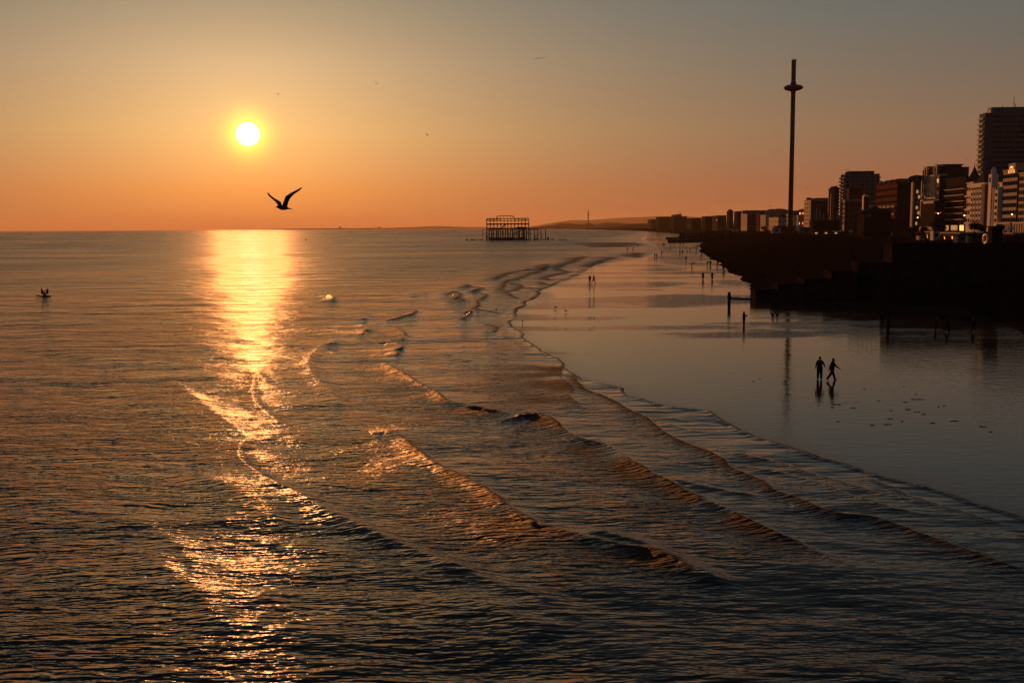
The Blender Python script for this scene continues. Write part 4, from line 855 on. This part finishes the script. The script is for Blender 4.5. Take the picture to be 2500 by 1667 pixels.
# vapour trail high above
cm = bpy.data.materials.new("vapour"); cm.use_nodes = True; pb = cm.node_tree.nodes['Principled BSDF']; pb.inputs['Base Color'].default_value = (.9, .88, .85, 1); pb.inputs['Roughness'].default_value = 1; pb.inputs['Alpha'].default_value = .35
p0 = AT(1303.5, 144.5, 15000); p1 = AT(1322, 141.5, 15150); p2 = AT(1336, 140.3, 15300)
tr = MB().tube(p0, p1, 2.6, 4.4, 8).tube(p1, p2, 4.3, 1.2, 8).build('vapour_trail', cm); tag(tr, 'short bright aircraft vapour trail in the upper sky', 'vapour trail')
# ------------------------------------------------------------------ figures
def ico(mb, c, r, n=8):
    c = Vector(c); vs = []; fs = []
    for i in range(1, n//2+1-0):
        ph = math.pi*i/(n//2+1)
        for j in range(n): t = 2*math.pi*j/n; vs.append(c+Vector((math.sin(ph)*math.cos(t), math.sin(ph)*math.sin(t), math.cos(ph)))*r)
    m = n//2; vs.append(c+Vector((0, 0, r))); vs.append(c-Vector((0, 0, r)))
    for i in range(m-1):
        for j in range(n): fs.append((i*n+j, (i+1)*n+j, (i+1)*n+(j+1) % n, i*n+(j+1) % n))
    for j in range(n): fs.append((len(vs)-2, j, (j+1) % n)); fs.append((len(vs)-1, (m-1)*n+(j+1) % n, (m-1)*n+j))
    mb.add(vs, fs)
def melt(name, caps, voxel, mat, smoothn=3):
    """capsules grown together into one continuous surface"""
    mb = MB()
    for a, b, r0, r1 in caps:
        ico(mb, a, r0, 10); ico(mb, b, r1, 10)
        if (Vector(a)-Vector(b)).length > 1e-4: mb.tube(a, b, r0, r1, 12)
    o = mb.build(name, mat)
    md = o.modifiers.new('r', 'REMESH'); md.mode = 'VOXEL'; md.voxel_size = voxel; md.use_smooth_shade = True
    if smoothn: s = o.modifiers.new('s', 'SMOOTH'); s.factor = .5; s.iterations = smoothn
    dg = bpy.context.evaluated_depsgraph_get(); me = bpy.data.meshes.new_from_object(o.evaluated_get(dg))
    bpy.data.objects.remove(o); me.materials.clear(); me.materials.append(mat); me.name = name
    return me
def limb(o, l1, l2, fwd, out, bend, side):
    """two-bone limb hanging from o; fwd swings forward (+y), out swings sideways"""
    f, s = R(fwd), R(out)*side
    d1 = Vector((math.sin(s), math.sin(f)*math.cos(s), -math.cos(f)*math.cos(s))); m = o+d1*l1
    f2 = f+R(bend); d2 = Vector((math.sin(s*.6), math.sin(f2)*math.cos(s*.6), -math.cos(f2)*math.cos(s*.6))); return m, m+d2*l2, d2
def figure(voxel=.022, legs=((0, 2, 0), (0, 2, 0)), arms=((5, 8, 10), (-5, 8, 10)), lean=0, seat=False, fem=False, hands=False, head=0, coat=1.0, slim=1.0, longhair=False):
    """returns body, clothing and hair meshes for one pose; the figure faces +y and stands on z = 0"""
    hipz = .93; P0 = Vector((0, 0, hipz)); ln = R(lean)
    up = Vector((0, math.sin(ln), math.cos(ln))); ch = P0+up*.42; nk = P0+up*.56
    hd = nk+Vector((0, math.sin(ln+R(head))*.15, math.cos(ln+R(head))*.15))+Vector((0, .015, 0)); w = .165 if fem else .19
    B = [(P0, P0+up*.2, .135*slim, .12*slim), (P0+up*.2, ch, .12*slim, .15*slim), (ch+Vector((-w*.6, 0, .02)), ch+Vector((w*.6, 0, .02)), .11, .11), (ch, nk, .10, .055), (nk, hd, .052, .06),
         (hd, hd+Vector((0, -.01, .05)), .085, .092), (hd+Vector((0, .04, -.04)), hd+Vector((0, .055, -.06)), .055, .04), (hd+Vector((0, .095, .0)), hd+Vector((0, .115, -.02)), .012, .014),
         (hd+Vector((.09, 0, 0)), hd+Vector((.095, -.01, .02)), .018, .018), (hd+Vector((-.09, 0, 0)), hd+Vector((-.095, -.01, .02)), .018, .018)]
    J = []; T_ = []
    for sd, (f, o_, b) in zip((-1, 1), legs):
        h = P0+Vector((sd*.09, 0, -.02)); k, a, d = limb(h, .43, .42, f, o_, -b, sd); B += [(h, k, .10*slim, .066), (k, a, .064, .044)]
        toe = a+Vector((sd*.02, .16*math.cos(R(min(60, max(0, -(f-b))*1.0))), -.035-.10*math.sin(R(max(0, -(f-b)))))); B += [(a+Vector((0, -.04, -.035)), toe, .038, .030)]
        T_ += [(h, k, .140*slim, .105), (k, k.lerp(a, .94), .102, .088)]; J.append(a)
    S_ = [(P0+Vector((0, 0, -.06)), P0+up*.2, .195*slim, .182*slim), (P0+up*.2, ch, .182*slim, .205*slim), (ch+Vector((-w*.7, 0, .0)), ch+Vector((w*.7, 0, .0)), .135, .135), (ch, nk+up*-.03, .12, .085)]
    for sd, (f, o_, b) in zip((-1, 1), arms):
        s = ch+Vector((sd*w, 0, .03)); e, h, d = limb(s, .29, .25, f, o_, b, sd); B += [(s, e, .052, .040), (e, h, .038, .026)]; S_ += [(s, e, .078, .066), (e, e.lerp(h, .85), .064, .052)]
        u = Vector((1, 0, 0)) if abs(d.x) < .8 else Vector((0, 1, 0)); q = d.cross(u).normalized(); pm = h+d*.07; B.append((h, pm, .028, .032))
        if hands:
            for t_, l_ in ((-.030, .062), (-.010, .078), (.010, .074), (.028, .056)):
                a0 = pm+q*t_; a1 = a0+d*l_*.55+u*.006; a2 = a1+d*l_*.4+u*.02; B += [(a0, a1, .0105, .0095), (a1, a2, .0095, .008)]
            B += [(h+d*.02+q*.025, h+d*.06+q*.058, .013, .0105), (h+d*.06+q*.058, h+d*.085+q*.062, .0105, .009)]
    zmin = min(min(a.z-r0, b.z-r1) for a, b, r0, r1 in B) if not seat else min(P0.z-.14, min(j.z-.06 for j in J))
    sh = Vector((0, 0, -zmin)); mv = lambda L_: [(a+sh, b+sh, r0, r1) for a, b, r0, r1 in L_]
    Hh = [(hd+Vector((0, -.02, .045)), hd+Vector((0, -.03, .02)), .100, .098)]
    if longhair: Hh += [(hd+Vector((0, -.06, 0)), hd+Vector((0, -.09, -.22)), .075, .06)]
    return melt('body', mv(B), voxel, M['skin'], 2), melt('jacket', mv(S_), voxel*1.15, M['cloth']), melt('trousers', mv(T_), voxel*1.15, M['cloth']), melt('hair', mv(Hh), voxel, M['hair'], 1)
FIG = dict(
 man=figure(.0085, legs=((9, 3, 3), (-8, 3, 4)), arms=((8, 14, 20), (22, 24, 30)), hands=True, head=6),
 woman=figure(.0085, legs=((24, 1, 6), (-26, 1, 14)), arms=((-22, 14, 8), (36, 12, 22)), lean=7, fem=True, hands=True, slim=.9, longhair=True),
 stand=figure(.022, legs=((1, 3, 0), (-1, 3, 0)), arms=((4, 8, 12), (2, 8, 10))),
 phone=figure(.018, legs=((3, 4, 0), (-4, 4, 0)), arms=((4, 8, 12), (42, 10, 95)), longhair=True),
 walk=figure(.022, legs=((26, 1, 5), (-24, 1, 16)), arms=((-20, 8, 12), (22, 8, 18)), lean=4),
 walk2=figure(.022, legs=((-16, 1, 22), (16, 1, 3)), arms=((18, 8, 22), (-16, 8, 12)), lean=2, fem=True, slim=.92, longhair=True),
 bend=figure(.022, legs=((8, 4, 6), (-4, 4, 6)), arms=((60, 8, 10), (48, 8, 15)), lean=62, head=20),
 point=figure(.022, legs=((3, 3, 0), (-3, 3, 0)), arms=((0, 8, 6), (20, 68, 10))),
 sit=figure(.024, legs=((84, 10, 78), (80, 10, 70)), arms=((35, 12, 40), (38, 12, 35)), lean=-6, seat=True),
 kneel=figure(.024, legs=((70, 8, 128), (66, 8, 128)), arms=((48, 14, 40), (60, 14, 30)), lean=5, seat=True),
 paddle=figure(.024, legs=((80, 12, 60), (76, 12, 60)), arms=((70, 20, 20), (95, 30, 30)), lean=-4, seat=True),
)
LOW = {}
def low(kind):
    if kind not in LOW:
        o = bpy.data.objects.new('t', FIG[kind][0].copy()); COL.objects.link(o)
        src = MB()
        for me in FIG[kind]:
            src.add([v.co for v in me.vertices], [tuple(p.vertices) for p in me.polygons])
        bpy.data.objects.remove(o); o = src.build('person', M['cloth'])
        md = o.modifiers.new('r', 'REMESH'); md.mode = 'VOXEL'; md.voxel_size = .05; md.use_smooth_shade = True
        me = bpy.data.meshes.new_from_object(o.evaluated_get(bpy.context.evaluated_depsgraph_get())); bpy.data.objects.remove(o)
        me.materials.clear(); me.materials.append(M['cloth']); LOW[kind] = me
    return LOW[kind]
def person(kind, loc, face, h, label, group=None, detail=True):
    """face is the compass heading in degrees, clockwise from straight ahead"""
    s = h/1.72
    if not detail:
        o = bpy.data.objects.new('person', low(kind)); COL.objects.link(o); o.location = loc; o.rotation_euler = (0, 0, -R(face)); o.scale = (s, s, s)
        return tag(o, label, 'person', group)
    b, j, t_, hr = FIG[kind]; r = empty('person', loc, -R(face)); r.scale = (s, s, s); tag(r, label, 'person', group)
    body = bpy.data.objects.new('body', b); COL.objects.link(body); body.parent = r
    for nm, me in (('jacket', j), ('trousers', t_), ('hair', hr)): o = bpy.data.objects.new(nm, me); COL.objects.link(o); o.parent = r
    return r
def at_sand(px, py): x, y = G(px, py); return (x, y, 0.0)
person('man', at_sand(2000.7, 926), 15, 1.82, 'man of the near pair walking on the wet sand, arms held out, seen from behind')
person('woman', at_sand(2031, 928), 78, 1.80, 'long-haired walker in mid-stride, right one of the near pair on the wet sand')
person('phone', at_sand(1816, 795), 70, 1.76, 'lone figure standing with one hand raised to the face, nearest left of the groyne')
person('walk', at_sand(1886.5, 759.5), 84, 1.76, 'stooping walker in a long stride before the first groyne step, left of a pair')
person('walk2', at_sand(1897.7, 759.5), 95, 1.70, 'slim walker close behind another before the first groyne step, right of a pair')
person('walk', at_sand(2152.7, 793), 60, 1.78, 'dark walker striding just left of the square black timber post')
person('stand', at_sand(2284, 808), 100, 1.72, 'leftmost of three dark figures standing in the pool below the groyne')
person('walk2', at_sand(2312, 810), 80, 1.78, 'middle of three dark figures in the pool below the groyne, legs apart')
person('walk', at_sand(2376, 811), 255, 1.80, 'rightmost of three dark figures in the pool below the groyne, walking left')
person('stand', at_sand(1440, 690), 20, 1.72, 'left one of the pair alone on the middle of the wet sand')
person('walk', at_sand(1449.5, 690), 85, 1.76, 'right one of the pair alone on the middle of the wet sand, striding')
def zb(x, y): return (1500+x/7.84, 560+y/7.84)
near_list = [
 (1695, 965, 'stand', 0, 'person holding a bag by the shingle edge, left one of two facing figures'), (1872, 968, 'point', 10, 'person pointing to the right beside the shingle edge'),
 (1478, 718, 'bend', 80, 'person with bowed head alone near the dark wet patch, left of the shingle'), (1368, 600, 'walk', 200, 'person in white shorts on the middle of the far wet sand'),
 (773, 528, 'stand', 30, 'left one of a close pair at the tip of the last wave line'), (812, 538, 'walk2', 200, 'right one of a close pair at the tip of the last wave line'), (905, 470, 'stand', 0, 'single person right of the close pair at the wave tip'),
 (1252, 470, 'walk', 180, 'left one of two people standing side by side on the far sand'), (1300, 452, 'stand', 10, 'right one of two people side by side on the far sand, slightly farther'),
 (1380, 385, 'walk2', 90, 'person above the side by side two, walking right'), (1445, 430, 'stand', 0, 'person right of the walking one, with a child on the left'), (1567, 430, 'stand', 0, 'person alone just left of the shingle point'),
 (1665, 530, 'walk', 100, 'person in a dark top walking along the notch in the shingle edge'), (1775, 690, 'bend', 60, 'person bending by the tide pool at the shingle edge'), (1838, 700, 'stand', 0, 'thin upright person by the tide pool, right of the bending one'),
 (1970, 710, 'walk2', 120, 'person on the wet sand touching the shingle edge, below the notch'), (2085, 800, 'stand', 0, 'large dark figure right at the shingle edge above the near groyne'), (2117, 770, 'walk', 90, 'dark figure right of the large one at the shingle edge'),
 (922, 308, 'stand', 0, 'left one of three people standing in a tight row'), (942, 308, 'stand', 60, 'middle one of three people standing in a tight row'), (962, 308, 'walk', 90, 'right one of three people standing in a tight row'),
 (1067, 345, 'stand', 0, 'person right of the row of three, below the flat groyne'), (1140, 322, 'walk', 90, 'person below the nearer flat groyne, second right of the row of three'),
 (250, 405, 'stand', 40, 'wader at the outer edge of the waves, left of a stooping one'), (345, 398, 'bend', 90, 'stooping wader at the outer edge of the waves'), (445, 330, 'stand', 0, 'wader standing alone beyond the stooping one'),
]
for x, y, k, f, lab in near_list: person(k, at_sand(*zb(x, y)), f, 1.8, lab, detail=y > 440)
person('stand', at_sand(*zb(1398, 440)), 20, 1.1, 'small child between two adults on the far wet sand', detail=False)
for i, (x, y) in enumerate([(1528, 345), (1565, 345), (1588, 347), (1610, 352)]): person(('stand', 'walk')[i % 2], at_sand(*zb(x, y)), 90*i, 1.7, 'one of a small cluster at the first point of the shingle edge', 'cluster at the first point of the shingle', False)
rp = random.Random(3)
far = [(600, 225), (637, 152), (635, 197), (712, 210), (855, 205), (885, 185), (865, 152), (905, 228), (957, 218), (443, 150), (545, 140), (705, 130), (770, 130), (790, 132), (810, 127), (830, 132), (845, 105), (860, 122), (880, 132), (895, 121), (915, 127), (940, 117), (985, 102), (1047, 125), (1105, 130), (1140, 117), (800, 86), (760, 74), (720, 70), (675, 78), (740, 92), (820, 95), (905, 96), (1010, 112), (930, 98), (780, 100), (600, 68), (850, 84), (960, 88)]
for x, y in far: person(rp.choice(['stand', 'walk', 'walk2', 'stand', 'bend']), at_sand(*zb(x, y)), rp.uniform(0, 360), rp.uniform(1.7, 1.95), 'tiny dark bather in the crowd on the far wet sand beyond the flat groynes', 'crowd on the far wet sand', False)
for px, py in ((1449, 582), (1469, 584), (1508, 584.5), (1528, 578)):
    x, y = G(px, py); person('stand', (x, y, -1.0), rp.uniform(0, 360), 1.75, 'bather standing waist deep in the far shallows right of the ruined pier', 'bathers in the far shallows', False)
# crowd on the shingle
spots = [(1990, 604), (1993, 612), (1955, 606), (1870, 626), (1880, 632), (1857, 640), (1790, 621), (1845, 618), (1840, 592), (1890, 600), (1975, 586), (2030, 590), (2090, 600), (2078, 618), (2110, 603), (2140, 590), (1930, 575), (1960, 577), (1900, 580), (1810, 600), (1835, 585), (2000, 625), (1950, 660), (1935, 668), (1995, 676), (1860, 685), (1850, 672), (1900, 650), (1925, 640), (2060, 632), (2150, 628)]
for i, (px, py) in enumerate(spots):
    q = on_beach(px, py)
    if q: person(('stand', 'sit', 'walk', 'sit', 'kneel')[i % 5], q, rp.uniform(150, 330), 1.72, {'stand': 'standing', 'sit': 'seated', 'walk': 'walking', 'kneel': 'kneeling'}[('stand', 'sit', 'walk', 'sit', 'kneel')[i % 5]]+' dark figure '+('low on the open shingle slope near the water' if py > 630 else 'on the middle of the open shingle slope' if py > 600 else 'high on the open shingle slope'), 'people scattered over the shingle', i % 5 in (1,) and False)
n = 0
while n < 84:
    px = rp.uniform(1900, 2480); D = rp.uniform(330, 760); x = kx(px)*D; e = float(seg_dist(np.array([x]), np.array([D]), LAND)[0])
    if e < 40 or e > 104: continue
    person(rp.choice(['stand', 'sit', 'walk', 'stand', 'walk2']), (x, D, ground_z(x, D)-.03), rp.uniform(0, 360), rp.uniform(1.6, 1.8), 'dark figure in the crowd on the upper beach '+('left of the slim tower of flats' if px < 2040 else 'below the dark hipped pavilion' if px < 2190 else 'below the dark seafront hotels' if px < 2340 else 'below the pale hotels at right'), 'crowd below the promenade terraces', False); n += 1

# paddlers
x, y = G(106.5, 724); r = empty('paddle_board', (x, y, .02), R(4)); tag(r, 'long dark paddle board lying low on the sea at far left', 'board')
MB().add([(-1.5, 0, .1), (-1.0, -.28, .02), (0, -.36, 0), (1.0, -.28, .02), (1.45, 0, .1), (1.0, .28, .02), (0, .36, 0), (-1.0, .28, .02)]+[(-1.55, 0, .2), (-1.0, -.32, .16), (0, -.40, .15), (1.0, -.32, .16), (1.5, 0, .2), (1.0, .32, .16), (0, .40, .15), (-1.0, .32, .16)],
         [tuple(range(7, -1, -1)), tuple(range(8, 16))]+[(i, (i+1) % 8, 8+(i+1) % 8, 8+i) for i in range(8)]).build('deck', M['timber'], r)
person('sit', (x-.25, y, .14), 110, 1.7, 'left paddler sitting on the dark board far out at left'); person('paddle', (x+.75, y, .14), 285, 1.75, 'right paddler on the dark board, arms raised')
pd = MB().tube((0, 0, 0), (-.55, -.1, 1.25), .022, n=6).box(-.64, -.5, -.12, -.08, 1.2, 1.5).build('paddle', M['timber']); pd.location = (x+.35, y-.2, .25); tag(pd, 'short paddle held up by the right paddler', 'paddle')

# ------------------------------------------------------------------ gulls
def bird(loc, s, label, grp=None, rz=0.0, roll=0.0, flat=False):
    """body and wings built from the outline of the large gull; units are metres"""
    u = 1.0/1040
    def q(x, z): return ((x-1080)*u, (900-z)*u)
    r = empty('gull', loc, rz); r.rotation_euler = (roll, 0, rz); r.scale = (s, s, s); tag(r, label, 'gull', grp)
    sp = [(868, 902, 5), (885, 893, 9), (912, 884, 26), (945, 888, 37), (1000, 905, 58), (1070, 908, 66), (1150, 912, 54), (1215, 930, 30), (1260, 940, 17), (1320, 947, 9)]
    vs = []; fs = []; nn = 12
    for x, z, rad in sp:
        X_, Z_ = q(x, z); ra = rad*u; wy = ra*(1.0 if x < 1200 else 1.9)
        for j in range(nn): t = 2*math.pi*j/nn; vs.append((X_, wy*math.cos(t), Z_+ra*math.sin(t)*(1 if x < 1200 else .7)))
    for i in range(len(sp)-1):
        for j in range(nn): fs.append((i*nn+j, (i+1)*nn+j, (i+1)*nn+(j+1) % nn, i*nn+(j+1) % nn))
    fs.append(tuple(range(nn))); fs.append(tuple(range(len(vs)-1, len(vs)-nn-1, -1)))
    W = [([(1040, 835), (1000, 752), (905, 697), (820, 662), (700, 578), (640, 530), (592, 490)], [(950, 890), (882, 785), (800, 712), (700, 640), (622, 575), (590, 535), (574, 492)], 1),
         ([(1050, 860), (1130, 700), (1180, 608), (1330, 522), (1500, 448), (1600, 404), (1682, 374)], [(1185, 900), (1232, 762), (1300, 660), (1420, 556), (1545, 486), (1625, 436), (1676, 380)], -1)]
    for le, tr_, sd in W:
        b0 = len(vs); m_ = len(le)
        for i, ((ax, az_), (bx2, bz)) in enumerate(zip(le, tr_)):
            X0, Z0 = q(ax, az_); X1, Z1 = q(bx2, bz); y0 = sd*(.02+.36*(i/(m_-1))); tk = .022*(1-i/(m_-1))+.004
            vs += [(X0, y0-tk*.4, Z0), ((X0*2+X1)/3, y0+tk, (Z0*2+Z1)/3+tk*.3), (X1, y0+.01, Z1), ((X0*2+X1)/3, y0-tk, (Z0*2+Z1)/3-tk*.3)]
        for i in range(m_-1):
            for j in range(4): a_ = b0+i*4; fs.append((a_+j, a_+4+j, a_+4+(j+1) % 4, a_+(j+1) % 4))
        fs.append((b0, b0+1, b0+2, b0+3)); e_ = b0+(m_-1)*4; fs.append((e_+3, e_+2, e_+1, e_))
    mesh_obj('body', vs, fs, M['feather'], r, True)
    return r
g0 = AT(600+1080/11.76, 430+900/11.76, 34.0); bird(tuple(g0), 1.06*1040/11.76/FPX*34.0, 'large gull gliding with raised wings just right of the low sun')
for px, py, span, lab in ((1044, 330, 9, 'small dark gull right of the sun, high over the sea'), (920, 205, 6, 'tiny dark bird above and right of the sun'), (680, 231, 7, 'tiny pale bird close above the sun'), (249, 452, 4, 'tiny bird low at far left over the sea'), (1970, 461, 6, 'tiny bird just right of the observation tower shaft'), (1880, 504, 5, 'tiny bird low left of the observation tower'), (825, 530, 4, 'tiny bird just above the horizon left of the pier'), (551, 474, 4, 'tiny bird left of the large gull'), (2361, 390, 5, 'tiny bird left of the tallest slab of flats')):
    D = 1.15*FPX/(span*1.5); p = AT(px, py, D); bird(tuple(p), 1.0, lab, None, rp.uniform(-.8, .8), rp.uniform(.2, 1.0))
def sand_gull(px, py, lab, rz):
    x, y = G(px, py); r = empty('gull', (x, y, .01), rz); tag(r, lab, 'gull')
    me = melt('body', [((-.16, 0, .22), (.08, 0, .25), .06, .085), ((.08, 0, .26), (.17, 0, .36), .06, .045), ((.17, 0, .37), (.18, 0, .38), .05, .05), ((-.16, 0, .22), (-.33, 0, .20), .05, .02), ((.22, 0, .375), (.28, 0, .36), .016, .01), ((0, .03, .2), (0, .03, .02), .012, .012), ((0, -.03, .2), (0, -.03, .02), .012, .012)], .012, M['feather'], 1) if 'g' not in LOW else LOW['g']
    LOW['g'] = me; o = bpy.data.objects.new('body', me); COL.objects.link(o); o.parent = r
for X, Y, lab in ((437, 783, 'upright gull standing in the shallows left of the wave line'), (690, 897, 'gull standing on the wet sand right by the bend of the wave line'), (1005, 762, 'gull stooping on the wet sand, left of two'), (1103, 795, 'gull standing on the wet sand, right of two'), (1160, 376, 'leftmost of the gulls between the far wave lines'), (1225, 380, 'gull second from left between the far wave lines'), (1350, 385, 'gull at the far water edge, left of the lone one'), (1458, 388, 'lone gull on the far wet sand right of the wave line')):
    sand_gull(1100+X/3.92, 560+Y/3.92, lab, rp.uniform(0, 6.28))
# seaweed scraps
sw = MB()
for X, Y, w in [(1000, 258, 70), (985, 278, 25), (1125, 281, 30), (1575, 188, 15), (1590, 220, 90), (1310, 232, 20), (1495, 240, 30), (1780, 263, 25), (1738, 275, 15), (1520, 293, 30), (1585, 310, 40), (1630, 327, 25), (1398, 300, 20), (1015, 380, 20), (1390, 360, 30), (1480, 380, 20), (1690, 390, 40), (1850, 376, 60), (2060, 415, 40), (2110, 453, 20), (1265, 405, 25), (1375, 400, 50), (1208, 145, 15), (1485, 133, 12), (455, 75, 12), (408, 92, 8)]:
    for q in range(max(3, w//3)):
        x, y = G(1700+(X+rp.uniform(-w/2, w/2))/2.94, 900+(Y+rp.uniform(-3, 3))/2.94); s_ = rp.uniform(.015, .045)
        sw.add([(x+s_*rp.uniform(.6, 1.3)*math.cos(t)*2.2, y+s_*.8*math.sin(t), .004+.02*(i % 2)) for i, t in enumerate(np.linspace(0, 5.4, 7))], [tuple(range(7))])
tag(sw.build('seaweed', M['timber']), 'scattered black seaweed scraps on the wet sand', 'seaweed', kind='stuff')

# ------------------------------------------------------------------ haze over the sea
hz = MB().box(-46000, 46000, -1500, 46000, -8, 420).build('haze', None); hm = bpy.data.materials.new("haze_air"); hm.use_nodes = True; t = hm.node_tree; t.nodes.clear()
pv_ = N(t, 'ShaderNodeVolumePrincipled'); pv_.inputs['Density'].default_value = 1.8e-5; pv_.inputs['Color'].default_value = (1, .78, .58, 1); pv_.inputs['Anisotropy'].default_value = .15
mo = N(t, 'ShaderNodeOutputMaterial'); t.links.new(pv_.outputs[0], mo.inputs['Volume']); hz.data.materials.append(hm)

tag(hz, 'thin warm sunset haze over sea and shore', 'haze', kind='stuff')
